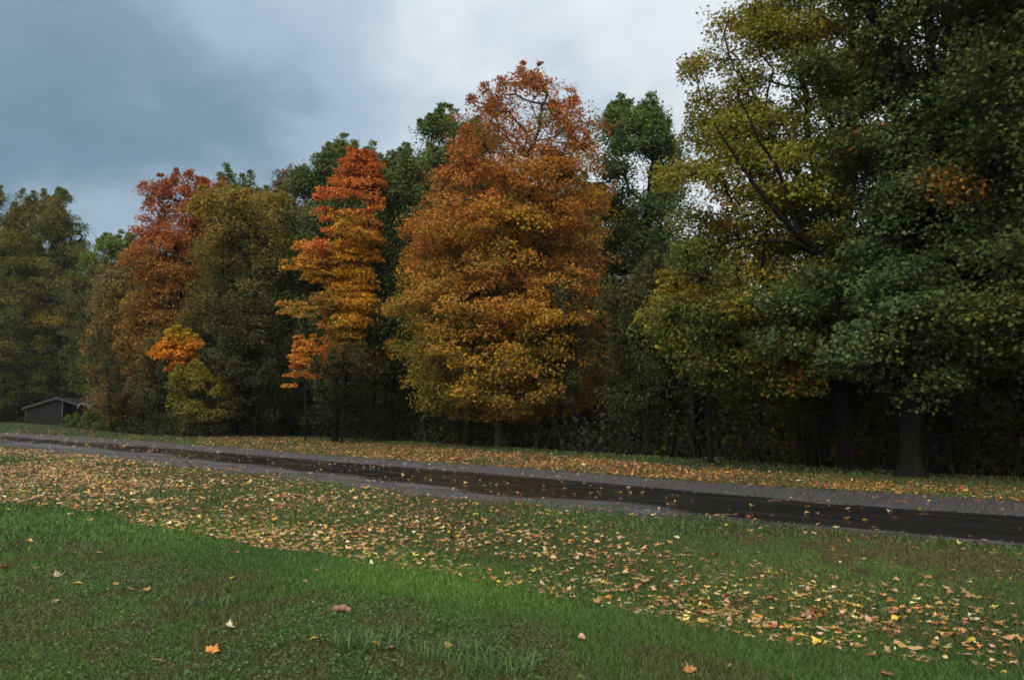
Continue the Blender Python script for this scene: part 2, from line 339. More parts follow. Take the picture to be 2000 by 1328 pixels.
def shade(col, P, rng, stops, t, patches=(), jit=0.22, off=0.0):
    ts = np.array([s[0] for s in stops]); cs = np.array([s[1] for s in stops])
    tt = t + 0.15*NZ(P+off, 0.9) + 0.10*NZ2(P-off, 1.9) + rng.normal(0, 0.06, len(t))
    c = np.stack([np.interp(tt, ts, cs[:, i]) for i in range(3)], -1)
    for k, (thr, scale, pc, test) in enumerate(patches):
        nz = NZ2(P+off+k*31.7, scale)+rng.normal(0, 0.25, len(t)); m = np.clip((nz-thr)/0.35, 0, 1)*(rng.random(len(t)) < 0.85)
        if test is not None: m = m*test(P, t)
        c = c*(1-m[:, None])+np.array(pc)*m[:, None]
    g_ = (c[:, 1] > c[:, 0]*1.2)[:, None]; c = np.where(g_, c*[1.95, 1.55, 1.2], c*1.15)
    c = c*np.exp(rng.normal(0, jit, (len(t), 1)))*np.exp(rng.normal(0, 0.10, (len(t), 3)))
    return np.clip(c, 0.003, 0.8)

def build_tree(name, label, cat, group, Y, base_px, rows, stops, n_cl, n_leaf, size, tr, seed, patches=(), depth=0.9, bark=None, spread=0.55,
               leaders=1, flat=0.3, shell=0.42, lump=0.22, top_sparse=0.0, base_z=None, low_stop=None, extra=(), up=0.7, limbs_extra=(), solid=1.0):
    """a tree whose crown outline is given as rows (row, left, right) of the photo, set at its own distance with real size and depth"""
    rg = np.random.default_rng(seed)
    base = pt(base_px, HOR, Y); bx, by = base[0], Y
    bz = float(ground_z(bx, by)) if base_z is None else base_z
    B0 = np.array([bx, by, bz-0.05])
    rows = sorted(rows); zs = np.array([pt(CX, r[0], Y)[2] for r in rows]); cxs = np.array([pt((r[1]+r[2])/2, HOR, Y)[0] for r in rows]); rd = np.array([(r[2]-r[1])/2*Y/F for r in rows])
    o_ = np.argsort(zs); zs, cxs, rd = zs[o_], cxs[o_], rd[o_]
    zz = np.linspace(zs[0], zs[-1], 60); rz = np.interp(zz, zs, rd); w = rz**1.25+0.02; w /= w.sum()
    nzt = make_noise(seed+500)
    n_try = n_cl*3; z = rg.choice(zz, n_try, p=w)+rg.uniform(-.5, .5, n_try)*(zz[1]-zz[0]); th = rg.uniform(0, 2*np.pi, n_try)
    q = rg.random(n_try)**shell
    rad = np.interp(z, zs, rd)*(1+lump*nzt(np.c_[np.cos(th)*1.6, np.sin(th)*1.6, z*0.55]))
    Cc = np.c_[np.interp(z, zs, cxs)+np.cos(th)*rad*q, by+np.sin(th)*rad*q*depth, z]
    keep = nzt(Cc*0.8+9) > -0.75*solid; Cc = Cc[keep][:n_cl]
    nb_ = max(4, len(Cc)//13); nf_ = int(len(Cc)*0.58); bo = Cc[:nb_]; br_ = spread*rg.uniform(1.2, 2.3, nb_)      # boughs: clumps of sprays
    k_ = rg.integers(0, nb_, len(Cc)-nf_); u_ = rg.normal(0, 1, (len(k_), 3)); u_ /= np.linalg.norm(u_, axis=1)[:, None]; u_[:, 2] = np.abs(u_[:, 2])*0.9-0.25
    Cc = np.vstack([Cc[-nf_:], bo[k_]+u_*(br_[k_]*rg.random(len(k_))**0.45)[:, None]*[1, 1, 0.8]])
    rl_ = np.interp(Cc[:, 2], zs, rd)*1.06+0.25; h_ = Cc[:, :2]-np.c_[np.interp(Cc[:, 2], zs, cxs), np.full(len(Cc), by)]; hr = np.hypot(h_[:, 0], h_[:, 1]/depth); sc_ = np.minimum(1, rl_/np.maximum(hr, 1e-3)); Cc[:, :2] += h_*(sc_-1)[:, None]
    Cc[:, 2] = np.clip(Cc[:, 2], zs[0]-0.2, zs[-1]-spread*0.3)
    # pointed leaders standing a little proud of the crown
    ur = np.where(Cc[:, 2] > zs[0]+0.55*(zs[-1]-zs[0]))[0]; so_ = Cc[ur, 2]+1.2*np.hypot(Cc[ur, 0]-np.interp(Cc[ur, 2], zs, cxs), Cc[ur, 1]-by)*0.8
    pk = ur[np.argsort(-so_)[:max(30, len(ur)//3)]]; pk = rg.choice(pk, min(len(pk), 30), replace=False); sp_ = []
    for i_ in pk:
        hgt_ = spread*rg.uniform(0.5, 1.5)
        for f_ in (0.35, 0.7, 1.0): sp_.append([Cc[i_, 0]+rg.normal(0, 0.05)+0.25*f_*hgt_*np.sign(Cc[i_, 0]-bx)*rg.random(), Cc[i_, 1], Cc[i_, 2]+f_*hgt_, 0.7-0.42*f_])
    sp_ = np.array(sp_); spk = {tuple(np.round(q_[:3], 5)): q_[3] for q_ in sp_}; Cc = np.vstack([Cc, sp_[:, :3]])
    z0, z1 = zs[0], zs[-1]; H = z1-z0
    if top_sparse: Cc = Cc[(rg.random(len(Cc)) > top_sparse*np.clip(((Cc[:, 2]-z0)/H-0.75)/0.2, 0, 1))]
    if len(extra): Cc = np.vstack([Cc, [pt(a, b, Y+dy) for a, b, dy in extra]])
    # trunk with leaders
    nodes, par = [], []
    nt_ = 14; ttop = z0+H*(0.55 if leaders > 1 else 0.86)
    cx_top = np.interp(ttop, zs, cxs)
    wob = rg.normal(0, 0.12, (nt_, 2))*min(1, tr*4)
    for i in range(nt_):
        f_ = i/(nt_-1); nodes.append([bx+(cx_top-bx)*f_**1.5+wob[i, 0]*f_, by+wob[i, 1]*f_, B0[2]+(ttop-B0[2])*f_]); par.append(i-1)
    trunk_n = nt_; fork = nt_//3 if leaders > 1 else nt_-2
    for k in range(leaders-1):
        a = rg.uniform(0, 2*np.pi) if k else 0.4; st = fork+k % 3; p = st; top = np.array([np.interp(z0+H*0.8, zs, cxs)+math.cos(a)*np.interp(z0+H*.7, zs, rd)*0.6, by+math.sin(a)*rd.max()*0.5, z0+H*rg.uniform(0.65, 0.9)])
        s0 = np.array(nodes[st])
        for i in range(1, 9):
            f_ = i/8; q_ = s0*(1-f_)+top*f_; q_[2] += math.sin(f_*3.14)*H*0.06; q_[:2] += rg.normal(0, 0.08, 2); nodes.append(list(q_)); par.append(p); p = len(nodes)-1
    axis = np.array(nodes); dax = np.min(np.linalg.norm(Cc[:, None]-axis[None], axis=2), axis=1); Cc = Cc[np.argsort(dax)]
    cap = len(nodes)+len(Cc)*12; NP = np.zeros((cap, 3)); NP[:len(nodes)] = nodes; PA = np.zeros(cap, int); PA[:len(par)] = par; n = len(nodes)
    lo = max(2, int(nt_*0.22)); tips = []; outd = np.zeros((len(Cc), 3))
    for ci, t in enumerate(Cc):
        d = NP[:n]-t; dist = np.sqrt((d*d).sum(1)); cost = dist+1.1*np.maximum(0, d[:, 2]+0.25*dist); cost[:lo] += 50
        j = int(cost.argmin()); L0 = dist[j]; s0 = NP[j].copy(); ns = int(np.clip(math.ceil(L0/0.55), 1, 11)); dv = t-s0
        mid = s0+dv*0.5+np.array([0, 0, -0.08*L0])+rg.normal(0, 0.06*L0, 3)
        p = j
        for i in range(1, ns+1):
            f_ = i/ns; q_ = s0*(1-f_)**2+2*mid*f_*(1-f_)+t*f_*f_; NP[n] = q_; PA[n] = p; p = n; n += 1
        tips.append(p); hv = t-np.array([np.interp(t[2], zs, cxs), by, t[2]]); hv[2] = 0; nn = np.linalg.norm(hv); outd[ci] = hv/nn if nn > 0.1 else [0, -1, 0]
    cnt = np.zeros(n)
    for p in tips: cnt[p] += 1
    for i in range(n-1, 0, -1):
        if PA[i] >= 0 and PA[i] < i: cnt[PA[i]] += cnt[i]
    cnt = np.maximum(cnt, 0.5); rr_ = 0.011*size/0.12*cnt**0.5; k_ = tr/max(rr_[0], 1e-3); rr_ = np.where(cnt > 4, rr_*(1+(k_-1)*np.clip(np.log(cnt/4)/np.log(cnt[0]/4+1e-6), 0, 1)), rr_)
    rr_[:trunk_n] = np.maximum(rr_[:trunk_n], tr*np.linspace(1, 0.22, trunk_n))
    ids = np.arange(1, n); ids = ids[ids >= trunk_n]; pp = PA[ids]
    V1, F1 = frusta(NP[pp]-B0, NP[ids]-B0, np.minimum(rr_[pp], rr_[ids]*1.35), rr_[ids], 5)
    root = empty(name, B0, label, cat, group)
    mb = MB(); mb.add(V1, F1)
    # trunk rings with root flare and an uneven outline
    K = 30 if tr > 0.15 else 12; tp = NP[:trunk_n]-B0; fz = np.linspace(0, trunk_n-1, 44)**1.0; P = np.stack([np.interp(fz, np.arange(trunk_n), tp[:, i]) for i in range(3)], -1); rt = np.interp(fz, np.arange(trunk_n), rr_[:trunk_n])
    a = np.arange(K)/K*2*np.pi; fl = 1+0.5*np.exp(-P[:, 2]/0.22)
    rg_ = rt[:, None]*(fl[:, None]*(1+0.22*np.sin(a*4+seed)[None]*np.exp(-P[:, 2:3]/0.45)+0.05*np.sin(a[None]*5+P[:, 2:3]*1.7+seed)+(0.045*np.sin(a[None]*13+1.5*np.sin(P[:, 2:3]*2.3)+seed) if K > 20 else 0)))
    Vt = np.stack([P[:, None, 0]+np.cos(a)[None]*rg_, P[:, None, 1]+np.sin(a)[None]*rg_, np.repeat(P[:, 2:3], K, 1)], -1)
    i, j = np.meshgrid(np.arange(43), np.arange(K), indexing='ij')
    mb.add(Vt.reshape(-1, 3), np.stack([i*K+j, i*K+(j+1) % K, (i+1)*K+(j+1) % K, (i+1)*K+j], -1).reshape(-1, 4))
    for path, r0, r1 in limbs_extra:
        Pl = np.array([pt(a_, b_, Y+dy) for a_, b_, dy in path])-B0; s_ = np.linspace(0, len(Pl)-1, 14)
        Pl = np.stack([np.interp(s_, np.arange(len(Pl)), Pl[:, q_]) for q_ in range(3)], -1); Pl += rg.normal(0, 0.008, Pl.shape); mb.tube(Pl, np.linspace(r0, r1, 14), 7)
    mb.build('trunk', bark or M_bark, root, smooth=True)
    sp = spread*rg.uniform(0.7, 1.3, len(Cc)); sp *= np.array([spk.get(tuple(np.round(q_, 5)), 1.0) for q_ in Cc])
    nl = int(n_leaf*1.55*(1.25 if Y < 22 else 1)); size = size*(0.66 if Y < 22 else 0.78)
    VL, FL, PL, ci = leaves(Cc, outd, nl, sp, size, rg, flat, up)
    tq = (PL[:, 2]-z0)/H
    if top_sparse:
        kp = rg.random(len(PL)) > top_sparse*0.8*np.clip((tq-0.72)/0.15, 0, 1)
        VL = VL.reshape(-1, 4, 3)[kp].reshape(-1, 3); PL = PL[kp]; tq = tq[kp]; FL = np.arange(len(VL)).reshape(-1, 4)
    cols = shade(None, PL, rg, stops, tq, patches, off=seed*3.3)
    mesh_obj('crown', VL-B0, FL, M_leaf, root, cols)
    return root

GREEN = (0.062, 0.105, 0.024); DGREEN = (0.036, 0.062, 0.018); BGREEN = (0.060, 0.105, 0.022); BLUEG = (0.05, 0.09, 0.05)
YEL = (0.36, 0.22, 0.02); OLIVE = (0.15, 0.125, 0.022); YG = (0.19, 0.17, 0.02); ORG = (0.46, 0.135, 0.016); RED = (0.40, 0.065, 0.018); TAN = (0.22, 0.135, 0.045); BRN = (0.13, 0.07, 0.02)
px_of = lambda P: to_px(P)[0]

# the big orange maple in the middle
build_tree('maple_tree', 'big orange maple in the middle of the wood edge, with bare twigs at its top', 'tree', None, 33, 975,
    [(158, 1000, 1085), (175, 960, 1110), (195, 920, 1135), (230, 905, 1150), (260, 905, 1160), (300, 870, 1170), (345, 850, 1185), (400, 822, 1190), (500, 795, 1190), (570, 780, 1190), (620, 768, 1190), (690, 778, 1200), (740, 790, 1196), (775, 815, 1180), (800, 860, 1120), (812, 900, 1060)],
    [(0.0, (0.21, 0.15, 0.022)), (0.25, (0.36, 0.175, 0.028)), (0.55, (0.35, 0.145, 0.024)), (0.8, (0.31, 0.105, 0.022)), (1.0, (0.25, 0.088, 0.026))],
    1750, 80, 0.125, 0.17, 21, patches=[(0.3, 1.1, (0.15, 0.13, 0.02), lambda P, t: t < 0.5), (0.5, 0.8, (0.40, 0.22, 0.02), None), (0.45, 1.6, (0.17, 0.13, 0.02), lambda P, t: t < 0.85)],
    leaders=4, flat=0.28, spread=0.5, top_sparse=0.5, lump=0.06, bark=M_bark_grey, depth=0.85, solid=1.6)

# orange and yellow layered maple left of it
build_tree('maple_tree', 'red and orange maple with yellow layered sprays below, between green trees', 'tree', None, 37, 655,
    [(308, 680, 692), (330, 655, 735), (380, 632, 740), (420, 608, 725), (470, 578, 722), (515, 562, 712), (540, 610, 715), (560, 640, 722), (600, 625, 728), (650, 640, 712), (700, 640, 690)],
    [(0.0, (0.24, 0.15, 0.02)), (0.3, (0.38, 0.21, 0.03)), (0.55, (0.46, 0.22, 0.02)), (0.75, (0.44, 0.13, 0.022)), (1.0, (0.38, 0.105, 0.022))],
    600, 58, 0.14, 0.13, 22, patches=[(0.2, 0.8, (0.48, 0.11, 0.03), lambda P, t: px_of(P) < 640), (0.2, 0.8, (0.55, 0.27, 0.016), lambda P, t: (px_of(P) > 650) & (t < 0.62))],
    flat=0.15, spread=0.42, lump=0.16, depth=0.55, shell=0.6, solid=0.42, extra=[(555, 590, -2), (572, 600, -2), (590, 612, -2), (560, 608, -2.3), (605, 600, -2), (585, 590, -1.5)]+[(float(a_), float(b_), float(c_)) for a_, b_, c_ in zip(np.random.default_rng(6).uniform(622, 735, 45), np.random.default_rng(7).uniform(350, 470, 45), np.random.default_rng(8).uniform(-2, -0.5, 45))], leaders=2)
build_tree('young_maple', 'low orange sprays of a young maple in front of the dark trunks', 'tree', None, 37.5, 598,
    [(672, 575, 612), (700, 550, 625), (725, 548, 640), (750, 552, 600), (790, 545, 590)], [(0, (0.40, 0.15, 0.03)), (1, (0.48, 0.2, 0.02))], 34, 75, 0.13, 0.05, 23, flat=0.12, spread=0.4, lump=0.5, depth=0.6, solid=0.5)
build_tree('young_maple', 'bright orange branch of a small maple against dark brown-green foliage', 'tree', None, 44, 372,
    [(642, 350, 388), (665, 318, 392), (695, 302, 372), (728, 312, 346)], [(0, (0.55, 0.16, 0.015)), (0.6, (0.55, 0.22, 0.015)), (1, (0.34, 0.23, 0.02))], 34, 80, 0.16, 0.05, 24, flat=0.14, spread=0.5, lump=0.3, depth=0.5)
build_tree('shrub', 'yellow-green shrub below the bright orange branch at the wood edge', 'shrub', None, 43.5, 410,
    [(725, 345, 430), (760, 335, 440), (800, 350, 445), (845, 370, 440)], [(0, (0.08, 0.085, 0.015)), (1, (0.18, 0.15, 0.015))], 80, 70, 0.15, 0.05, 25, flat=0.2, spread=0.5, lump=0.4)

build_tree('young_oak', 'dull olive young tree under the red and orange maple, hiding its trunk', 'tree', None, 35.5, 668,
    [(690, 640, 720), (730, 600, 750), (780, 590, 760), (825, 600, 750)], [(0, (0.02, 0.022, 0.009)), (1, (0.06, 0.05, 0.014))], 70, 55, 0.13, 0.05, 51, spread=0.45, lump=0.4, flat=0.25, solid=0.6)
build_tree('young_oak', 'dull green-brown young tree at the foot of the olive-brown tree', 'tree', None, 43, 500,
    [(660, 450, 560), (720, 430, 570), (790, 420, 570), (840, 430, 560)], [(0, (0.02, 0.022, 0.009)), (1, (0.045, 0.045, 0.014))], 100, 55, 0.14, 0.05, 52, spread=0.5, lump=0.35, flat=0.3, solid=0.7)
# left: red-topped maple, olive-brown tree, tan tree
build_tree('maple_tree', 'red-topped maple fading to orange and brown below, beside the olive-brown tree', 'tree', None, 50, 320,
    [(348, 366, 380), (358, 290, 402), (395, 272, 405), (450, 262, 398), (520, 250, 400), (600, 246, 395), (680, 244, 370), (745, 262, 350)],
    [(0, (0.15, 0.085, 0.02)), (0.35, (0.20, 0.11, 0.018)), (0.6, (0.25, 0.10, 0.017)), (0.74, (0.36, 0.11, 0.018)), (0.86, (0.30, 0.09, 0.022)), (1, (0.24, 0.065, 0.024))],
    560, 75, 0.17, 0.15, 26, patches=[(0.55, 0.9, (0.16, 0.12, 0.02), lambda P, t: t < 0.7)], leaders=5, spread=0.6, lump=0.18, flat=0.3, top_sparse=0.25, up=0.4)
build_tree('tree', 'olive-brown rounded tree right of the red-topped maple, thinning leaves', 'tree', None, 46, 462,
    [(366, 440, 500), (380, 405, 535), (420, 385, 556), (500, 370, 572), (600, 362, 575), (690, 370, 565), (760, 380, 540), (800, 400, 520)],
    [(0, (0.05, 0.055, 0.016)), (0.4, (0.06, 0.06, 0.018)), (0.7, (0.17, 0.125, 0.022)), (1, (0.22, 0.165, 0.028))], 620, 70, 0.15, 0.16, 27,
    patches=[(0.4, 1.0, (0.05, 0.06, 0.018), None), (0.8, 1.2, (0.30, 0.2, 0.02), lambda P, t: t < 0.4)], leaders=4, spread=0.6, flat=0.35, lump=0.15)
build_tree('tree', 'thin tan-leaved tree in front of the red-topped maple, right of the shed', 'tree', None, 55, 242,
    [(530, 200, 236), (570, 180, 262), (650, 165, 272), (720, 168, 300), (780, 190, 285), (815, 205, 245)], [(0, (0.16, 0.11, 0.03)), (0.45, (0.22, 0.13, 0.03)), (1, (0.17, 0.125, 0.045))],
    300, 60, 0.16, 0.09, 28, spread=0.6, flat=0.4, lump=0.25, leaders=2)
build_tree('shrub', 'greyish-brown shrub between the tan tree and the yellow-green shrub', 'shrub', None, 50, 300,
    [(735, 275, 330), (770, 265, 345), (810, 270, 345), (845, 280, 340)], [(0, (0.10, 0.085, 0.02)), (1, (0.13, 0.09, 0.045))], 90, 60, 0.14, 0.05, 29, spread=0.5, flat=0.4)
build_tree('shrub', 'low green shrub growing beside the right wall of the shed', 'shrub', None, 66, 148,
    [(815, 138, 155), (825, 130, 175), (838, 130, 180)], [(0, (0.03, 0.06, 0.02)), (1, (0.045, 0.085, 0.022))], 40, 60, 0.14, 0.04, 30, spread=0.4)
build_tree('shrub', 'spreading green brambles at the foot of the tan tree', 'shrub', None, 57, 205,
    [(810, 185, 225), (828, 175, 250), (843, 180, 290)], [(0, (0.035, 0.06, 0.02)), (1, (0.05, 0.08, 0.02))], 60, 60, 0.14, 0.04, 31, spread=0.5)

# far left greens
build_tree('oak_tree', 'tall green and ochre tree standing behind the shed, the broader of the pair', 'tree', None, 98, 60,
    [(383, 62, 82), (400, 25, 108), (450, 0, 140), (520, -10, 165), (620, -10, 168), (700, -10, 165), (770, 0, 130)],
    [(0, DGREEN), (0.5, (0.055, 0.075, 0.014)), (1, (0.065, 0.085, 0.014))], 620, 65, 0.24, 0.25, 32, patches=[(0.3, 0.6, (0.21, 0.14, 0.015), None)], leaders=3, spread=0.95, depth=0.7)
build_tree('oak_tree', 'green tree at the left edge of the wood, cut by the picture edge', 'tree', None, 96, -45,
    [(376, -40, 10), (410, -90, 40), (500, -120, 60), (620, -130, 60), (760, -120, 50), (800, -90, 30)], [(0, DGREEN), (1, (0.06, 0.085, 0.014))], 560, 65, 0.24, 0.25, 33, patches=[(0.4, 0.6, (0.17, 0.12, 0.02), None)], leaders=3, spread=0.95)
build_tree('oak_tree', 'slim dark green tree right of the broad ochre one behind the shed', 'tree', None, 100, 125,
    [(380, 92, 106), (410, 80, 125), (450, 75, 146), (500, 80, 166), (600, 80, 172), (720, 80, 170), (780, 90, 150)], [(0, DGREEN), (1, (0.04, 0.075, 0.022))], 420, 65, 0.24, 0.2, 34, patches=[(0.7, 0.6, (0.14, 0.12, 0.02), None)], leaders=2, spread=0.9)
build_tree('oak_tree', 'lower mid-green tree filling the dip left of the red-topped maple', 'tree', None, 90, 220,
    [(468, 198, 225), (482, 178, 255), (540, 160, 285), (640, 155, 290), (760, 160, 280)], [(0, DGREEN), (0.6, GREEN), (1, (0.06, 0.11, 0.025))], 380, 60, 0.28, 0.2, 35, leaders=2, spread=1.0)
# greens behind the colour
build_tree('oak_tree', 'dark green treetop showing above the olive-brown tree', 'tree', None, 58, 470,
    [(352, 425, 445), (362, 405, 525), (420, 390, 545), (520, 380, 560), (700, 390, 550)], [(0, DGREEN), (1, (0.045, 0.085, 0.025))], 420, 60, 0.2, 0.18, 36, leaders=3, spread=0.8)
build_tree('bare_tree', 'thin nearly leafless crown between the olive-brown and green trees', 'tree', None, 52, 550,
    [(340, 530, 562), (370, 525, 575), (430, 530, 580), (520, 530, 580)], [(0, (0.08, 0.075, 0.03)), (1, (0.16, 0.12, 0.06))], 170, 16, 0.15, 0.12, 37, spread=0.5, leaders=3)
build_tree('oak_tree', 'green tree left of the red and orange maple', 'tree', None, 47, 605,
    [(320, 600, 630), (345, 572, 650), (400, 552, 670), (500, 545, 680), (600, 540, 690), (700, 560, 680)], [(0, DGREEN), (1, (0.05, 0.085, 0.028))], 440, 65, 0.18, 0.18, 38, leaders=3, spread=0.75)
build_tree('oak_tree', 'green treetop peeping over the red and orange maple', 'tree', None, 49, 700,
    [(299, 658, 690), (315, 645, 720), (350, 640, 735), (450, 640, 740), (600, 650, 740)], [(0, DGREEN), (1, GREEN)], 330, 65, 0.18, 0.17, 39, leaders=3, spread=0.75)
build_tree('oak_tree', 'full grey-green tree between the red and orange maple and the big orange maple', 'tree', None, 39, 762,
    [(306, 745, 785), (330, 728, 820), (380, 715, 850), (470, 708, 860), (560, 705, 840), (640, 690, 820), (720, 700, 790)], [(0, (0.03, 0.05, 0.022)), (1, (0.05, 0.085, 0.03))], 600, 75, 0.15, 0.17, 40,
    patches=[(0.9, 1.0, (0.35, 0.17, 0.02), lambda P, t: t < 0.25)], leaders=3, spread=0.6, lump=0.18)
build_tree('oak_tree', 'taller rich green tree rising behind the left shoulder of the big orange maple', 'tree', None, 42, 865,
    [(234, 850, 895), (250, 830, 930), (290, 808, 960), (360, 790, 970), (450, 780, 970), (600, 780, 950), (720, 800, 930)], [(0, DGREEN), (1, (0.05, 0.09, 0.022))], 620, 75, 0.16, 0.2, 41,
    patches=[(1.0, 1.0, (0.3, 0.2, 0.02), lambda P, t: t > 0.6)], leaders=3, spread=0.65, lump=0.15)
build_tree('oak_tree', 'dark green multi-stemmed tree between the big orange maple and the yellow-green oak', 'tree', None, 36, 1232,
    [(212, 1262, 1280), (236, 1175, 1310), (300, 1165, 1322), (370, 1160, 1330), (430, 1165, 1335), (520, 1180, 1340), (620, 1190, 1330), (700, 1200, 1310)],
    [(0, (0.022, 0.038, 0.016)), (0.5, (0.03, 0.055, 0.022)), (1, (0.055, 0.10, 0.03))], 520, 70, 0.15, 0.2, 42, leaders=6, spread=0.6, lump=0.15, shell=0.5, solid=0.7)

# right: the great oaks
build_tree('oak_tree', 'huge yellow-green oak leaning out over the lawn, left half of the right-hand oaks', 'tree', None, 20.5, 1652,
    [(-330, 1560, 1700), (-200, 1470, 1780), (-60, 1440, 1830), (0, 1432, 1840), (45, 1400, 1840), (70, 1335, 1840), (150, 1305, 1840), (210, 1300, 1840), (262, 1330, 1840), (300, 1305, 1840), (380, 1305, 1830), (460, 1330, 1820), (540, 1320, 1810), (600, 1290, 1800), (640, 1290, 1780), (690, 1330, 1760), (740, 1385, 1720)],
    [(0, (0.085, 0.10, 0.018)), (0.3, (0.17, 0.16, 0.018)), (0.6, (0.165, 0.16, 0.018)), (1, (0.14, 0.145, 0.02))], 1000, 84, 0.13, 0.18, 43,
    patches=[(-0.3, 0.7, (0.038, 0.068, 0.022), lambda P, t: px_of(P) > 1560), (0.25, 0.9, (0.27, 0.19, 0.018), lambda P, t: px_of(P) < 1620), (1.0, 1.6, (0.42, 0.15, 0.02), None), (0.2, 0.7, (0.05, 0.08, 0.022), None)],
    leaders=5, spread=0.48, lump=0.12, shell=0.5, depth=0.62, solid=0.55,
    limbs_extra=[([(1652, 640, 0), (1605, 500, -1.6), (1520, 420, -2.2), (1450, 330, -2.2), (1395, 240, -2.2)], 0.10, 0.015), ([(1605, 500, -1.6), (1540, 470, -2.2), (1480, 475, -2.4), (1410, 490, -2.4)], 0.07, 0.015), ([(1560, 455, -2), (1520, 330, -2.2), (1480, 270, -2.4), (1440, 180, -2.4)], 0.06, 0.012), ([(1650, 560, 0), (1660, 350, 0.3), (1600, 180, 0), (1570, 40, 0)], 0.12, 0.04)])
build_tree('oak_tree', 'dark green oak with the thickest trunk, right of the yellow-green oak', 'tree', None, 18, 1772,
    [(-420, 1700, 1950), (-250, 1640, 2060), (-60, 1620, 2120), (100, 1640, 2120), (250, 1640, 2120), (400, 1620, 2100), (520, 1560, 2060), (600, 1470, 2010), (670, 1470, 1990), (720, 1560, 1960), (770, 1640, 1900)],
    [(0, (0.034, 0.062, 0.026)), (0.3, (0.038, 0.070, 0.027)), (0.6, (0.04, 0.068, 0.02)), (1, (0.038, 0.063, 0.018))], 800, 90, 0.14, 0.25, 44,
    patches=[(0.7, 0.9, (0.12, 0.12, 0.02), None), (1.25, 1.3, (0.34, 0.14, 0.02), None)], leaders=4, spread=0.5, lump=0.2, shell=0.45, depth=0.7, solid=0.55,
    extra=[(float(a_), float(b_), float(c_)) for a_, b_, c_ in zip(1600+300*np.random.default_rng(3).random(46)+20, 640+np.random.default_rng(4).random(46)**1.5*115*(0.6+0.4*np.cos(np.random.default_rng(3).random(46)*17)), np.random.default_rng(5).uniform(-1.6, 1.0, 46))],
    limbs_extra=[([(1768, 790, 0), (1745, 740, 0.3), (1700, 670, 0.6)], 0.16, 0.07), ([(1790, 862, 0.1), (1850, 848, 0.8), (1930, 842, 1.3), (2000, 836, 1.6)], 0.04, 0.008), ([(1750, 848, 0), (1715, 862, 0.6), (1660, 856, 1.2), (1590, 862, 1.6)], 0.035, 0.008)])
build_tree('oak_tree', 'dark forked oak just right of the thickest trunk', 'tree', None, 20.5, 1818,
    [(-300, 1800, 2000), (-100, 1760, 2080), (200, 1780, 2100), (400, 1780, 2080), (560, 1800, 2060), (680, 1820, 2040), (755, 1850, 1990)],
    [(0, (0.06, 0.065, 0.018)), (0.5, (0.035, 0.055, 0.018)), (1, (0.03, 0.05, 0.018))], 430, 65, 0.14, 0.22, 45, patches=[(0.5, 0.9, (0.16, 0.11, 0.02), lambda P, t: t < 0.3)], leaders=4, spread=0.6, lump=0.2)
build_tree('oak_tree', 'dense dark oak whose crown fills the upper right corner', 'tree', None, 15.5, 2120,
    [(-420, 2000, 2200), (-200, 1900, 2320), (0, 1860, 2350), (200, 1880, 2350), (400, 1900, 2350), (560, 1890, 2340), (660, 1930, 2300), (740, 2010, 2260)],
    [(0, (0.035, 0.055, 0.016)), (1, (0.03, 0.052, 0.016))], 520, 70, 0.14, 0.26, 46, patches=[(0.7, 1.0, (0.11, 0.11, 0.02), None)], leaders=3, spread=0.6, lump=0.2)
build_tree('young_oak', 'young yellow-green tree under the left side of the huge yellow-green oak', 'tree', None, 22.5, 1385,
    [(565, 1330, 1400), (600, 1270, 1450), (640, 1262, 1480), (700, 1330, 1520), (750, 1370, 1560), (785, 1400, 1540)], [(0, (0.10, 0.10, 0.018)), (0.5, (0.13, 0.13, 0.018)), (1, (0.22, 0.17, 0.018))], 230, 75, 0.125, 0.07, 47,
    patches=[(0.4, 1.0, (0.05, 0.08, 0.022), None)], leaders=3, spread=0.5, flat=0.22, lump=0.3)
build_tree('young_oak', 'young dark green tree at the foot of the right-hand oaks, left of the thickest trunk', 'tree', None, 23.5, 1600,
    [(600, 1540, 1660), (680, 1500, 1700), (740, 1520, 1720), (790, 1560, 1700)], [(0, (0.05, 0.065, 0.02)), (1, (0.06, 0.08, 0.022))], 180, 75, 0.125, 0.09, 48, leaders=3, spread=0.5, lump=0.3)
build_tree('young_maple', 'small rust-red maple at the right edge of the picture, beyond the forked oak', 'tree', None, 21.5, 1978,
    [(825, 1955, 2010), (850, 1915, 2030), (880, 1905, 2040), (905, 1930, 2030)], [(0, (0.26, 0.12, 0.03)), (1, (0.28, 0.075, 0.03))], 60, 60, 0.11, 0.05, 49, flat=0.15, spread=0.4, lump=0.4, solid=0.5)
build_tree('tree', 'olive young tree behind the forked oak, seen between the dark trunks', 'tree', None, 33, 1895,
    [(700, 1850, 1940), (760, 1820, 1980), (830, 1820, 1960), (900, 1830, 1930)], [(0, (0.08, 0.07, 0.015)), (1, (0.14, 0.11, 0.018))], 200, 60, 0.15, 0.08, 50, spread=0.7, leaders=2)

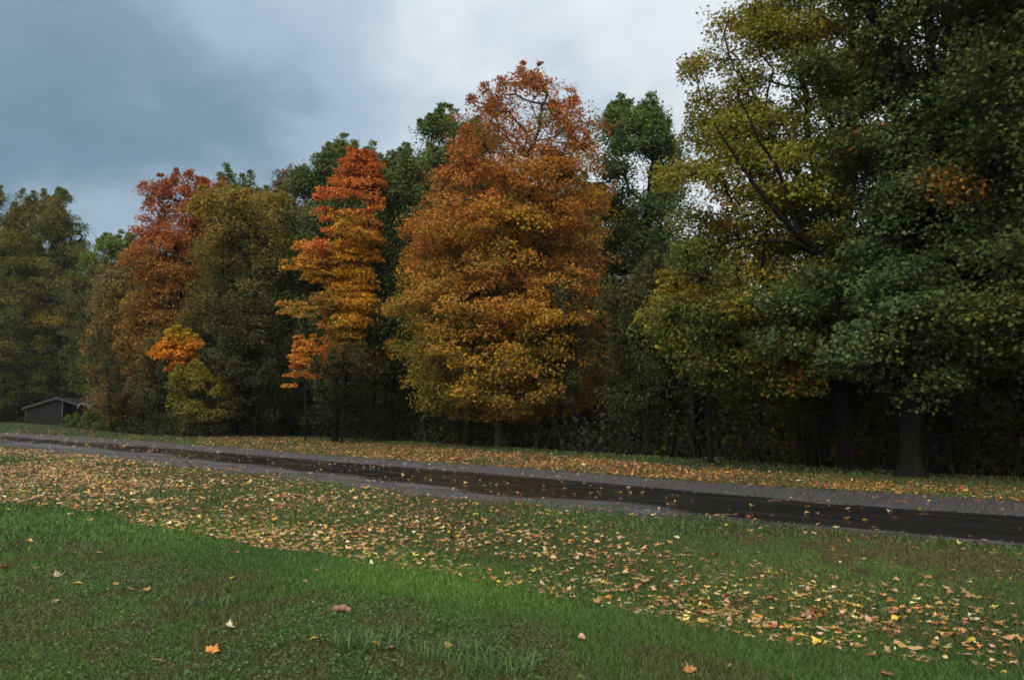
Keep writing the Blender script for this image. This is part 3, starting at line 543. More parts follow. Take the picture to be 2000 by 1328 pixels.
# ------------------------------------------------------------------ back rows: three grown trees, copied
def hold(root):          # a built thing kept as the source of copies
    return root, list(root.children)
def copy_thing(src, loc, rz, sc, label, group):
    r, kids = src; c = r.copy(); C.collection.objects.link(c); c.location = loc; c.rotation_euler = (0, 0, rz); c.scale = (sc[0], sc[0], sc[1]); c['label'] = label; c['group'] = group
    for k in kids: q = k.copy(); C.collection.objects.link(q); q.parent = c
    return c
GBACK = 'trees deep in the wood behind the front row'; GSAP = 'thin saplings in the dark edge of the wood'
LBACK = 'green tree deep in the wood, partly seen behind the front row'; LSAP = 'thin dark sapling trunk standing in the shade of the wood edge'
skyl = [(-900, 520), (-300, 420), (0, 420), (120, 430), (170, 490), (250, 500), (300, 430), (420, 385), (540, 390), (640, 350), (760, 340), (860, 290), (950, 300), (1100, 300), (1160, 330), (1200, 600), (1330, 620), (1500, 610), (1700, 590), (1900, 600), (2100, 500), (2300, 200), (2900, 200)]
srcs = []
for k, (stp, ln_) in enumerate([([(0, DGREEN), (1, GREEN)], 2), ([(0, (0.03, 0.045, 0.016)), (1, (0.06, 0.075, 0.02))], 4), ([(0, (0.035, 0.05, 0.018)), (1, (0.09, 0.085, 0.02))], 3)]):
    X = [1000-1000+300*k, 0, 0][0]
    t_src = build_tree('woodland_tree', LBACK, 'tree', GBACK, 44.0+6*k, [520, 900, 1080][k], [(300, -130, -110+40), (340, -210, 20), (450, -260, 60), (580, -270, 70), (680, -240, 50), (740, -170, 0)] and
        [(p[0], p[1]+[520, 900, 1080][k]+100, p[2]+[520, 900, 1080][k]+100) for p in [(330, -130, -70), (360, -190, 0), (450, -230, 35), (560, -240, 45), (660, -220, 30), (720, -170, -20)]],
        stp, 420, 55, 0.22, 0.2, 60+k, leaders=ln_, spread=0.8)
    srcs.append(hold(t_src))
H0 = [pt(0, 330, 44.0+6*k)[2]+0.5 for k in range(3)]
first = [True]*3
rb = np.random.default_rng(99)
for row, (dr, step) in enumerate([(5, 3.4), (10, 4.2), (16, 5.2), (24, 6.5), (34, 8.5)]):
    a = R(-50)
    while a < R(52):
        r = float(crest_r(a))+dr+rb.uniform(-1.5, 1.5); aa = a+rb.uniform(-.2, .2)*step/r; px = CX+F*math.tan(aa); x, y = r*math.sin(aa), r*math.cos(aa)
        a += step/r
        sk = np.interp(px, [s[0] for s in skyl], [s[1] for s in skyl])+rb.uniform(12, 60); h = pt(px, sk, y)[2]+0.5
        if h < 2.5: continue
        if y < np.interp(px, [-900, 189, 190, 420, 760, 765, 1150, 1160, 1340, 1350, 2300], [104, 104, 62, 62, 60, 47, 47, 41, 41, 27, 22]): continue
        k = int(rb.integers(0, 3)); sc = h/H0[k]; w_ = min(1.1, max(sc, 0.45))*rb.uniform(0.8, 1.0)
        loc = (x, y, float(ground_z(x, y))-0.05); rz = rb.uniform(0, 6.28)
        if first[k]:
            o = srcs[k][0]; o.location = loc; o.rotation_euler = (0, 0, rz); o.scale = (w_, w_, sc); first[k] = False
        else: copy_thing(srcs[k], loc, rz, (w_, sc), LBACK, GBACK)

# saplings: thin stems with a few leaves
saps = []
for k in range(3):
    s_ = build_tree('sapling', LSAP, 'sapling', GSAP, 30, 1000, [(560+30*k, 960, 1030), (640, 930, 1060), (720, 930, 1070), (790, 950, 1040)], [(0, (0.05, 0.06, 0.018)), (1, (0.07, 0.07, 0.02))],
        34+8*k, 34, 0.12, 0.055+0.02*k, 80+k, spread=0.5, lump=0.4, base_z=0.0)
    saps.append(hold(s_))
ns = 0
for i in range(190):
    px = rb.uniform(380, 2250) if i < 170 else rb.uniform(-150, 380); aa = math.atan2(px-CX, F); r = float(crest_r(aa))+0.8+abs(rb.normal(0, 6)); 
    x, y = r*math.sin(aa), r*math.cos(aa)
    if px < 215: continue
    k = rb.integers(0, 3); loc = (x, y, float(ground_z(x, y))-0.03); rz = rb.uniform(0, 6.28); w_ = rb.uniform(0.5, 1.1); h_ = rb.uniform(0.7, 1.4)
    if ns < 3: k = ns; o = saps[k][0]; o.location = loc; o.rotation_euler = (0, 0, rz); o.scale = (w_, w_, h_)
    else: o = copy_thing(saps[k], loc, rz, (w_, h_), LSAP, GSAP)
    o.rotation_euler = (rb.normal(0, 0.07), rb.normal(0, 0.07), rz)
    ns += 1

# dense undergrowth far inside the wood: one mass
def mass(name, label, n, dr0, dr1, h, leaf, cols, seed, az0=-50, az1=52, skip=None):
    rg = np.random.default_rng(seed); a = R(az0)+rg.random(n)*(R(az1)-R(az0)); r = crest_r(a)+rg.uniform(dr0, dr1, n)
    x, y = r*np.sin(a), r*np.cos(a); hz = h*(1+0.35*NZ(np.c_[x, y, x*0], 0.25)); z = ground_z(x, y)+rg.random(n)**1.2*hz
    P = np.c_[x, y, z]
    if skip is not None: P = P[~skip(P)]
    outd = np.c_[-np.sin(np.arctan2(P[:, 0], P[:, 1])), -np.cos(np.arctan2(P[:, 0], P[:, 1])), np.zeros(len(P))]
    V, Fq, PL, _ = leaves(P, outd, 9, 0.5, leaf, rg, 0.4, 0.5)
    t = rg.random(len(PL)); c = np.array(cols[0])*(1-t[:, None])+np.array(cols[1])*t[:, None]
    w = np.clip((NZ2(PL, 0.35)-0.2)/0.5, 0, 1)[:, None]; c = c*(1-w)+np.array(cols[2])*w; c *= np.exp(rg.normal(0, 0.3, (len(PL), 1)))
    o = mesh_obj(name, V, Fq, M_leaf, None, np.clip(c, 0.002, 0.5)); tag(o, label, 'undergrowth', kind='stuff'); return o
sk_f = lambda P: (to_px(P)[0] < 190) & (np.hypot(P[:, 0], P[:, 1]) < 112)
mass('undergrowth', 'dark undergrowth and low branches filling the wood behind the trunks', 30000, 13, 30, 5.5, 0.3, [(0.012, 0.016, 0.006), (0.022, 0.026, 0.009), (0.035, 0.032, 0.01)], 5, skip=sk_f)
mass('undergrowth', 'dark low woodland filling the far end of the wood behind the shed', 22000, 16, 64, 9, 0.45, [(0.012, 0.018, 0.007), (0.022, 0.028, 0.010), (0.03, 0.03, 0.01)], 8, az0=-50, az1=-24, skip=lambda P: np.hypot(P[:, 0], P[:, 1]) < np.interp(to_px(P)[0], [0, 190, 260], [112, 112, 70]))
mass('understory', 'dim olive understory leaves showing between the trunks at the right', 6500, 3.5, 13, 5.5, 0.17, [(0.12, 0.11, 0.018), (0.24, 0.19, 0.025), (0.30, 0.19, 0.025)], 9, az0=9, az1=38)  # leaf colour lightened to stand for light reaching in behind the trunks
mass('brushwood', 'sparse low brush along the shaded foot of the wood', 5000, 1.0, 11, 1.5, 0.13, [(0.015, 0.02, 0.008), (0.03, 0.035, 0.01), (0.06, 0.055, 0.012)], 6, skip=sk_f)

# bare brush: thin dead stems and fallen boughs along the foot of the wood
rg = np.random.default_rng(55); mbs = MB(); nbr = 900
a = R(-24)+rg.random(nbr)*R(62); r = crest_r(a)+0.6+rg.random(nbr)**1.5*9; q0 = np.c_[r*np.sin(a), r*np.cos(a), np.zeros(nbr)]; q0[:, 2] = ground_z(q0[:, 0], q0[:, 1])-0.03
P0s, P1s, A0, A1 = [], [], [], []
for i in range(nbr):
    p = q0[i].copy(); d = rg.normal(0, 0.35, 3); d[2] = rg.uniform(0.4, 1.2); d /= np.linalg.norm(d); ln_ = rg.uniform(0.5, 2.6); w_ = rg.uniform(0.006, 0.018)
    for k in range(5):
        d2 = d+rg.normal(0, 0.14, 3); d2[2] -= 0.05*k; n_ = p+d2*ln_/5; P0s.append(p); P1s.append(n_); A0.append(w_*(1-k*.18)); A1.append(w_*(0.85-k*.17))
        if k > 1: sd_ = d2+rg.normal(0, 0.7, 3); P0s.append(n_); P1s.append(n_+sd_*ln_*0.14); A0.append(w_*0.4); A1.append(w_*0.2)
        p = n_; d = d2
V1, F1 = frusta(np.array(P0s), np.array(P1s), np.array(A0), np.array(A1), 4)
tag(mesh_obj('bare_brush', V1, F1, M_bark_grey), 'tangle of bare grey stems along the shaded foot of the wood', 'brush', kind='stuff')

# ------------------------------------------------------------------ shed, shelter, post, bench
M_wall = flat_mat('shed_siding', (0.007, 0.009, 0.008), (0.011, 0.014, 0.012), 0.75, 3); M_trim = flat_mat('shed_trim', (0.035, 0.038, 0.036), (0.05, 0.054, 0.052), 0.6, 4)  # siding and trim colours darkened for the tree shade over the shed
M_roof = flat_mat('shed_shingle', (0.010, 0.010, 0.011), (0.018, 0.018, 0.019), 0.8, 6); M_pale = flat_mat('pale_metal', (0.16, 0.19, 0.20), (0.24, 0.28, 0.30), 0.35, 2)
M_wood = flat_mat('weathered_wood', (0.08, 0.075, 0.075), (0.16, 0.15, 0.15), 0.6, 9, (1, 8, 8)); M_redp = flat_mat('red_paint', (0.07, 0.02, 0.012), (0.11, 0.03, 0.018), 0.5, 5)
M_dark = flat_mat('dark_opening', (0.012, 0.012, 0.012), (0.02, 0.02, 0.02), 0.8, 3)
Ys = 84.0; P0 = pt(85, 830, Ys); k = Ys/F; gx = lambda px: (px-85)*k; zx = lambda py: -(py-HOR)*k+EYE+0.55+0.0
base = (pt(85, HOR, Ys)[0], Ys, -0.55)
shed = empty('shed', base, 'low grey-green gabled shed with pale roof trim behind the grass bank', 'shed')
Lx, Rx, Cx, Rdx = gx(50), gx(157), gx(123), gx(112); ez, rz_, e2 = zx(797), zx(778), zx(791); cz = rz_-(rz_-e2)*(Cx-Rdx)/(Rx-Rdx)
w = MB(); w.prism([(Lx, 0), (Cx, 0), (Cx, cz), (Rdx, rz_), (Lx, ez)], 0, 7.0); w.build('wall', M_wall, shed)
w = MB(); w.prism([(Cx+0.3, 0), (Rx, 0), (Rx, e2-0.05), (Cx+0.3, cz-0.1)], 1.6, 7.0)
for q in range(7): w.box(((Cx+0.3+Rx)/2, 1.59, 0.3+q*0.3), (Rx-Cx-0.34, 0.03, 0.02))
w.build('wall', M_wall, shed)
w = MB(); w.box((Cx+0.15, 2.2, (cz-0.2)/2), (0.29, 0.2, cz-0.3)); w.build('gap_panel', M_dark, shed)  # dark panel filling the black gap beside the recessed wall
r = MB(); th = 0.09
r.prism([(Lx-0.2, ez-0.06), (Rdx, rz_+0.01), (Rdx, rz_+0.01+th), (Lx-0.2, ez-0.06+th)], -0.25, 7.2)
r.prism([(Rdx, rz_+0.01), (Rx+0.2, e2-0.06), (Rx+0.2, e2-0.06+th), (Rdx, rz_+0.01+th)], -0.25, 7.2); roof = r.build('roof', M_roof, shed)
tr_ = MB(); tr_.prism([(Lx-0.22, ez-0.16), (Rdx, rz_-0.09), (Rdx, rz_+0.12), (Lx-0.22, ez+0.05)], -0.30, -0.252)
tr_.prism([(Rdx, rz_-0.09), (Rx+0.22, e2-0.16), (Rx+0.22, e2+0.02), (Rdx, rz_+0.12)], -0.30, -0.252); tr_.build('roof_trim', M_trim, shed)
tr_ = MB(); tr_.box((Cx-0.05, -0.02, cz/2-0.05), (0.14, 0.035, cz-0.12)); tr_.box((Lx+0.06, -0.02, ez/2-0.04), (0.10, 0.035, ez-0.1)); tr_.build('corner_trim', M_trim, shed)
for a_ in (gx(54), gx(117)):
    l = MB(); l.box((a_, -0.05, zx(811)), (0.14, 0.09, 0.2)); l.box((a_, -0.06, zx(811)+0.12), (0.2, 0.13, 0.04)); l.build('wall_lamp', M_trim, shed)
v = MB(); v.tube([(gx(132), 3, cz-0.1), (gx(132), 3, cz+0.62)], 0.06, 10); v.tube([(gx(132), 3, cz+0.62), (gx(132), 3, cz+0.7)], 0.1, 10); v.build('vent_pipe', M_trim, roof)
b = MB(); b.box((0, 0, 0.42), (0.9, 0.35, 0.06)); b.box((-.38, 0, .2), (.08, .3, .39)); b.box((.38, 0, .2), (.08, .3, .39))
o = b.build('bench', M_trim); q = pt(129, 830, 76); o.location = (q[0], 76, float(ground_z(q[0], 76))+0.12); tag(o, 'small pale bench on the bank at the right corner of the shed', 'bench')
sh = empty('open_shelter', (pt(185, HOR, 62)[0], 62, float(ground_z(pt(185, HOR, 62)[0], 62))), 'pale curved metal roof of a low shelter behind tan leaves right of the shed', 'shelter')
sh.scale = (0.44, 0.5, 0.92); a_ = np.linspace(0, math.pi, 13)
for cx_ in (-1.05, 1.05):
    r = MB(); out_ = [(cx_+1.0*math.cos(t), 2.15+0.45*math.sin(t)) for t in a_]; inn = [(cx_+0.92*math.cos(t), 2.11+0.4*math.sin(t)) for t in a_[::-1]]
    for i in range(12): r.prism([out_[i], out_[i+1], inn[11-i], inn[12-i]], -1.6, 1.6)
    r.build('roof', M_pale, sh)
for x_ in (-1.97, 0, 1.97):
    for y_ in (-1.4, 1.4): r = MB(); r.box((x_, y_, 1.06), (0.1, 0.1, 2.12)); r.build('post', M_dark, sh)
p = MB(); p.tube([(0, 0, 0), (0, 0, 0.75)], 0.045, 10); p.tube([(0, 0, 0.75), (0, 0, 0.8)], [0.045, 0.02], 10)
o = p.build('marker_post', M_redp); q = pt(158, HOR, 63); o.location = (q[0], 63, float(ground_z(q[0], 63))-0.03); tag(o, 'short dull red marker post at the grass edge right of the shed', 'post')
bt = empty('bench', (pt(1395, HOR, 25.2)[0], 25.2, -0.43), 'low grey wooden bench half sunk behind the grass bank under the yellow-green oak', 'bench', rz=R(-6))
b = MB(); b.box((0, -0.11, 0.41), (0.62, 0.2, 0.045)); b.box((0, 0.11, 0.41), (0.62, 0.2, 0.045)); b.build('seat', M_wood, bt)
for s in (-1, 1): b = MB(); b.box((s*0.24, 0, 0.19), (0.07, 0.36, 0.385)); b.build('leg', M_wood, bt)

# ------------------------------------------------------------------ grass
def in_zone(P, e, sgn):                # row of P compared with a row line, at P's own column
    px, py = to_px(P); return (py - np.interp(px, [q[0] for q in e], [q[1] for q in e]))*sgn
def grass_blades(n, y0, y1, hgt, wid, seed, zone):
    rg = np.random.default_rng(seed); r = np.sqrt(rg.uniform(y0**2, y1**2, n)); a = rg.uniform(R(-42), R(42), n)
    x, y = r*np.sin(a), r*np.cos(a); P = np.c_[x, y, ground_z(x, y)]
    edge_n = 0.07*NZ(P*[1, 1, 0], 2.6)
    keep = zone(P, rg); P = P[keep]; n = len(P)
    hh = hgt*rg.uniform(0.5, 1.4, n)*(1+0.3*NZ(P, 0.8)); ww = wid*rg.uniform(0.7, 1.3, n)
    th = rg.uniform(0, 2*np.pi, n); D = np.c_[np.cos(th), np.sin(th), np.zeros(n)]; be = rg.uniform(0.2, 1.1, n)*hh
    th2 = rg.uniform(0, 2*np.pi, n); Bd = np.c_[np.cos(th2), np.sin(th2), np.zeros(n)]
    up = np.array([0, 0, 1.]); m = P+Bd*(be*0.35)[:, None]+up*(hh*0.6)[:, None]; tip = P+Bd*be[:, None]+up*(hh*0.92)[:, None]
    V = np.stack([P-D*ww[:, None]/2, P+D*ww[:, None]/2, m+D*ww[:, None]*.42, m-D*ww[:, None]*.42, tip], 1).reshape(-1, 3)
    b = np.arange(n)[:, None]*5; return V, b+np.array([[0, 1, 2, 3]]), b+np.array([[3, 2, 4]]), P, rg
band_lo = [(-400, 975), (0, 984), (100, 992), (200, 1008), (400, 1052), (600, 1082), (800, 1116), (1000, 1150), (1200, 1192), (1400, 1232), (1700, 1282), (2000, 1330), (2500, 1420)]
def gcol(P, rg, lush=1.0):
    n = len(P); t = np.clip(0.5+0.5*NZ(P*[1, 1, 0], 0.9), 0, 1)[:, None]
    g = np.array([0.040, 0.092, 0.020])*(1-t)+np.array([0.088, 0.170, 0.028])*t
    br = np.clip((NZ2(P*[1, 1, 0], 0.9)+0.8*NZ3(P*[1, 1, 0], 5.5)-0.1)/0.5, 0, 1)
    lo = in_zone(P, band_lo, 1)      # below the leafy band: lush just under it, mossy brown nearer the car
    px, py = to_px(P)
    lush_b = np.exp(-((lo-26)/34)**2)*np.clip(0.6+0.6*NZ3(P*[1, 1, 0], 0.9), 0.1, 1)
    wear_or_sheen = np.where((lo > 60), 0.62, 0.12)*br+np.where(lo < -45, 0.85, 0.1)*np.clip(br+0.5, 0, 1)
    wear_or_sheen = np.clip(wear_or_sheen*(1-lush_b), 0, 1)[:, None]
    c = g*(1+0.3*lush_b[:, None])*(1-wear_or_sheen)+np.array([0.095, 0.090, 0.034])*wear_or_sheen
    return np.clip(c*np.exp(rg.normal(0, 0.25, (n, 1)))*np.exp(rg.normal(0, 0.08, (n, 3))), 0.004, 0.5), lush_b
def lawn_zone(P, rg):
    on_g = (in_zone(P, gr_near, 1) < 2+7*NZ(P*[1, 1, 0], 2.0)-np.clip(rg.exponential(5, len(P)), 0, 14)*(NZ2(P*[1, 1, 0], 3.0) > -0.2)) & (in_zone(P, gr_far, 1) > -1+rg.exponential(1.6, len(P)))
    on_g |= (in_zone(P, xs_near, 1) < 0) & (in_zone(P, xs_far, 1) > 0)
    thin = np.clip((NZ2(P*[1, 1, 0], 0.75)-0.15)/0.6, 0, 1); lo = in_zone(P, band_lo, 1)
    th = np.where(np.abs(lo-30) < 45, 0.0, 0.45)*thin+np.where(lo < -60, 0.25, 0)
    return (~on_g) & (rg.random(len(P)) > th) & (np.hypot(P[:, 0], P[:, 1]) < crest_r(np.arctan2(P[:, 0], P[:, 1]))+0.4+0.3*NZ(P, 2))
Vs, Qs, Ts, Cs, nv = [], [], [], [], 0
for n, y0, y1, h, wd, s in ((330000, 3.3, 6.2, 0.034, 0.0034, 1), (340000, 6.2, 10, 0.036, 0.005, 2), (260000, 10, 20, 0.042, 0.011, 3), (148000, 20, 50, 0.05, 0.03, 4), (60000, 50, 110, 0.06, 0.07, 6)):
    V, Q, T, P, rg = grass_blades(n, y0, y1, h, wd, s, lawn_zone)
    c, lb = gcol(P, rg)
    Vq = V.reshape(-1, 5, 3); Vq[:, 2:, 2] = P[:, None, 2]+(Vq[:, 2:, 2]-P[:, None, 2])*(1+0.45*lb[:, None]); V = Vq.reshape(-1, 3)
    Vs.append(V); Qs.append(Q+nv); Ts.append(T+nv); Cs.append(c); nv += len(V)
gro = mesh_obj('grass', np.concatenate(Vs), [np.concatenate(Qs), np.concatenate(Ts)], M_grass, None, np.concatenate(Cs+Cs)); tag(gro, 'short green lawn grass, longer along the lower edge of the leafy band', 'grass', kind='stuff')
# loose stones on the shoulders
rg = np.random.default_rng(41); n = 260000; r = np.sqrt(rg.uniform(6**2, 34**2, n)); a = rg.uniform(R(-37), R(37), n); P = np.c_[r*np.sin(a), r*np.cos(a), np.zeros(n)]
hard = (in_zone(P, gr_near, 1) < 6+4*NZ(P, 2.0)) & (in_zone(P, gr_far, 1) > -1) & ~((in_zone(P, xs_near, 1) < rg.exponential(1.5, n)*-1) & (in_zone(P, xs_far, 1) > rg.exponential(0.8, n)))
P = P[hard]; n = len(P); sz = rg.uniform(0.006, 0.02, n)*np.where(np.hypot(P[:, 0], P[:, 1]) > 18, 1.5, 1.0)
th = rg.uniform(0, 6.28, n); D1 = np.c_[np.cos(th), np.sin(th), np.zeros(n)]; D2 = np.c_[-np.sin(th), np.cos(th), np.zeros(n)]; P[:, 2] = 0.006
V = np.stack([P+D1*(sz*rg.uniform(.7, 1.2, n))[:, None], P+D2*(sz*rg.uniform(.5, 1., n))[:, None], P-D1*(sz*rg.uniform(.7, 1.2, n))[:, None], P-D2*(sz*rg.uniform(.5, 1., n))[:, None], P+D1*(sz*rg.uniform(-.3, .3, n))[:, None]+np.array([0, 0, 1.])*(sz*rg.uniform(.4, .9, n))[:, None]], 1)
F_ = (np.arange(n)[:, None, None]*5+np.array([[0, 1, 4], [1, 2, 4], [2, 3, 4], [3, 0, 4]])[None]).reshape(-1, 3)
c = np.repeat(np.array([0.048, 0.046, 0.050])*np.exp(rg.normal(0, 0.5, (n, 1))), 4, 0)
tag(mesh_obj('gravel', V.reshape(-1, 3), F_, M_litter, None, np.clip(c, 0.01, 0.3)), 'loose grey stones scattered over the gravel shoulders', 'gravel', kind='stuff')
# broad little weeds and clover in the near lawn
rg = np.random.default_rng(31); n = 30000; r = np.sqrt(rg.uniform(3.3**2, 9**2, n)); a = rg.uniform(R(-37), R(37), n); x, y = r*np.sin(a), r*np.cos(a); P = np.c_[x, y, ground_z(x, y)+rg.uniform(0.008, 0.035, n)]
kp = (NZ3(P*[1, 1, 0], 1.3) > -0.1) & (in_zone(P, band_lo, 1) > 60); P = P[kp]
V, Q, PL, _ = leaves(P, np.tile([0., -1, 0], (len(P), 1)), 3, 0.022, 0.02, rg, 0.3, 1.4)
c = np.array([0.05, 0.105, 0.022])*np.exp(rg.normal(0, 0.3, (len(PL), 1))); brn = rg.random(len(PL)) < 0.25; c[brn] = np.array([0.10, 0.075, 0.04])*np.exp(rg.normal(0, 0.3, (brn.sum(), 1)))
tag(mesh_obj('clover', V, Q, M_grass, None, c), 'patches of small clover and dead scraps in the mossy near lawn', 'clover', kind='stuff')
# long grass tufts
def tuft(px, py, rad, n, h, label, seed, col=(0.07, 0.135, 0.035)):
    rg = np.random.default_rng(seed); g = gp(px, py); a = rg.uniform(0, 6.28, n); q = rad*np.sqrt(rg.random(n))
    P = np.c_[np.cos(a)*q*1.6, np.sin(a)*q, np.zeros(n)]; hh = h*rg.uniform(0.5, 1.2, n); w = 0.0055*rg.uniform(.7, 1.3, n)
    th = rg.uniform(0, 6.28, n); Bd = np.c_[np.cos(th), np.sin(th), np.zeros(n)]+P*2.0; D = np.c_[-np.sin(th), np.cos(th), np.zeros(n)]
    be = hh*rg.uniform(0.5, 1.3, n); f_ = [0, .4, .75, 1.0]; zf = [0, .5, .78, .8]; wf = [1, .95, .6, .06]
    S = [P+Bd*(be*f*f)[:, None]+np.array([0, 0, 1.])*(hh*zq)[:, None] for f, zq in zip(f_, zf)]
    V = np.stack([v for s_, wk in zip(S, wf) for v in (s_-D*(w*wk/2)[:, None], s_+D*(w*wk/2)[:, None])], 1).reshape(-1, 3); b = np.arange(n)[:, None]*8
    Q = np.concatenate([b+np.array([[0, 1, 3, 2]]), b+np.array([[2, 3, 5, 4]]), b+np.array([[4, 5, 7, 6]])])
    c = np.array(col)*np.exp(rg.normal(0, 0.25, (n, 1))); c = np.vstack([c, c, c])
    o = mesh_obj('grass_tuft', V, Q, M_grass, None, c); o.location = (g[0], g[1], float(ground_z(g[0], g[1]))); tag(o, label, 'grass tuft', 'long grass tufts in the near lawn')
tuft(720, 1262, 0.16, 220, 0.12, 'widest tuft of long arching grass at the bottom centre, around a yellow leaf', 1)
tuft(880, 1290, 0.16, 200, 0.11, 'long grass tuft spreading right of the widest tuft at the bottom', 2)
tuft(965, 1325, 0.13, 150, 0.12, 'blue-green grass tuft cut by the bottom edge of the picture', 3)
tuft(400, 1182, 0.13, 90, 0.09, 'thin pale grass tuft in the mossy lawn at the left', 4, (0.075, 0.13, 0.06))
tuft(180, 1080, 0.2, 90, 0.08, 'pale blades of a thin tuft near the left edge, under the leafy band', 5, (0.075, 0.13, 0.06))
tuft(610, 1118, 0.15, 80, 0.08, 'light green tuft just under the leafy band, left of the centre', 6)
tuft(1000, 1318, 0.10, 70, 0.13, 'small upright tuft at the right end of the bottom tufts', 7)

# ------------------------------------------------------------------ fallen leaves
# outline of one maple leaf (unit), fan of triangles round its middle
def maple_outline():
    pts = []
    tips = [(-90, 0.28), (-38, 0.62), (14, 0.82), (55, 0.72), (90, 1.0), (125, 0.72), (166, 0.82), (218, 0.62)]
    for i, (a0, r0) in enumerate(tips):
        a1 = tips[(i+1) % len(tips)][0]; a1 = a1+360 if a1 < a0 else a1
        pts.append((r0*math.cos(R(a0)), r0*math.sin(R(a0)))); am = (a0+a1)/2; pts.append((0.52*math.cos(R(am)), 0.52*math.sin(R(am))))
    return np.array(pts)*0.55
MO = maple_outline()
OV = np.array([(0.0, -.5), (.2, -.25), (.27, 0.05), (.17, .35), (0, .55), (-.17, .35), (-.27, .05), (-.2, -.25)])
def leaf_geo(n, rg, size, shape, curl=1.0):
    """n leaves -> verts (n,k+1,3) local, curled, turned; z up"""
    k = len(shape); S = np.tile(shape[None], (n, 1, 1))*rg.uniform(0.85, 1.15, (n, k, 1)); S = np.concatenate([np.zeros((n, 1, 2)), S], 1)
    cu = rg.normal(0, 0.6, (n, 1))*curl; cv = rg.normal(0.3, 0.6, (n, 1))*curl
    Z = cu*S[..., 0]**2+cv*S[..., 1]**2+rg.normal(0, 0.05, (n, k+1))*curl
    P = np.concatenate([S, Z[..., None]], 2)*size[:, None, None]
    th = rg.uniform(0, 6.28, n); c, s = np.cos(th), np.sin(th); X = P[..., 0]*c[:, None]-P[..., 1]*s[:, None]; Yv = P[..., 0]*s[:, None]+P[..., 1]*c[:, None]
    ti = rg.normal(0, 0.13, n)*curl; tj = rg.normal(0, 0.13, n)*curl; Zv = P[..., 2]+X*ti[:, None]+Yv*tj[:, None]; Zv -= Zv.min(1)[:, None]
    return np.stack([X, Yv, Zv], -1)
def fan(k): return np.array([[0, 1+i, 1+(i+1) % k] for i in range(k)])
PAL = 1.0*np.array([(0.46, 0.31, 0.15), (0.42, 0.25, 0.10), (0.50, 0.30, 0.07), (0.40, 0.17, 0.045), (0.30, 0.085, 0.04), (0.55, 0.37, 0.04), (0.34, 0.22, 0.12), (0.19, 0.10, 0.045), (0.55, 0.45, 0.28), (0.38, 0.36, 0.12), (0.50, 0.2, 0.03), (0.36, 0.06, 0.03)])
PWN = np.array([.16, .19, .08, .21, .08, .05, .10, .08, .05, .02, .05, .01]); PWN /= PWN.sum()
PWF = np.array([.10, .15, .04, .28, .10, .01, .12, .16, .01, .0, .03, .02]); PWF /= PWF.sum()
band_hi = [(-400, 870), (0, 880), (200, 905), (400, 945), (500, 965), (750, 1005), (1000, 1045), (1250, 1085), (1500, 1120), (1750, 1155), (2000, 1190), (2500, 1260)]
bank_hi = [(-400, 800), (200, 830), (430, 853), (600, 861), (800, 873), (1000, 887), (1200, 902), (1400, 918), (1600, 932), (1800, 946), (2000, 960), (2500, 990)]
bank_lo = [(-400, 800), (200, 848), (430, 868), (600, 884), (800, 899), (1000, 912), (1200, 926), (1400, 941), (1600, 953), (1800, 966), (2000, 978), (2500, 1008)]
def density(P):
    px, py = to_px(P); f = lambda e: py-np.interp(px, [q[0] for q in e], [q[1] for q in e])
    hi, lo = f(band_hi), f(band_lo); nr_, fr_, gf, gn = f(xs_near), f(xs_far), f(gr_far), f(gr_near); bh, bl = f(bank_hi), f(bank_lo)
    nz = NZ(P*[1, 1, 0], 1.1); nz2 = NZ2(P*[1, 1, 0], 2.7)
    d = np.zeros(len(P)); t = np.clip((py-np.interp(px, [q[0] for q in band_hi], [q[1] for q in band_hi]))/np.maximum(lo*0+np.interp(px, [q[0] for q in band_lo], [q[1] for q in band_lo])-np.interp(px, [q[0] for q in band_hi], [q[1] for q in band_hi]), 1), -2, 2)
    inb = (hi > -10) & (lo < 0+6*nz2)
    sc = np.interp(px, [0, 1000, 1500, 2000], [1, 1.1, 0.95, 0.7])
    d = np.where(inb, (125+150*np.clip(t, 0, 1)*np.exp(-((t-.75)/.6)**2))*sc*np.clip(0.75+0.5*nz+0.35*nz2, 0.08, 2), d)
    up_ = (hi <= -10) & (gn > 0); d = np.where(up_, (13+np.interp(px, [0, 500, 1500, 2000], [45, 22, 3, -3])+45*np.exp(hi/22.0))*np.clip(0.9+0.4*nz, 0.2, 2), d)
    d = np.where((nr_ < 6) & (fr_ > 0), np.interp(px, [0, 800, 2000], [5, 5, 2.2]), d)
    d = np.where((gn <= 0) & (nr_ >= 0), 7, d); d = np.where((fr_ <= 0) & (gf > 0), 5, d)
    bd = (gf <= 0) & (bh > -4+3*nz2) & (px > 380); sb = np.interp(px, [380, 600, 1000, 2000], [35, 80, 150, 190])
    d = np.where(bd, sb*np.clip(0.9+0.35*nz+0.35*nz2, 0.15, 2)*np.clip((bh+10)/14, 0.2, 1), d)
    d = np.where((gf <= 0) & ~bd, np.where(px < 380, 6, 1.2), d)
    d = np.where(lo >= 0+6*nz2, np.where(lo < 20, 3.0, 0.55), d)
    b = np.hypot(P[:, 0], P[:, 1])-crest_r(np.arctan2(P[:, 0], P[:, 1])); d = np.where(b > 0.3, 0, d)
    return d
rg = np.random.default_rng(77); DMAX = 360.0
area = (R(84))/2*(65**2-3.6**2); n = int(area*DMAX)
Ps = []
for ch in range(6):
    m = n//6; r = np.sqrt(rg.uniform(3.6**2, 65**2, m)); a = rg.uniform(R(-42), R(42), m); P = np.c_[r*np.sin(a), r*np.cos(a), np.zeros(m)]
    # far from the camera fewer, larger samples would do: keep real density to 30 m, thin beyond
    dn = density(P)*np.where(r > 34, 0.5, 1.0); Ps.append(P[rg.random(m) < dn/DMAX])
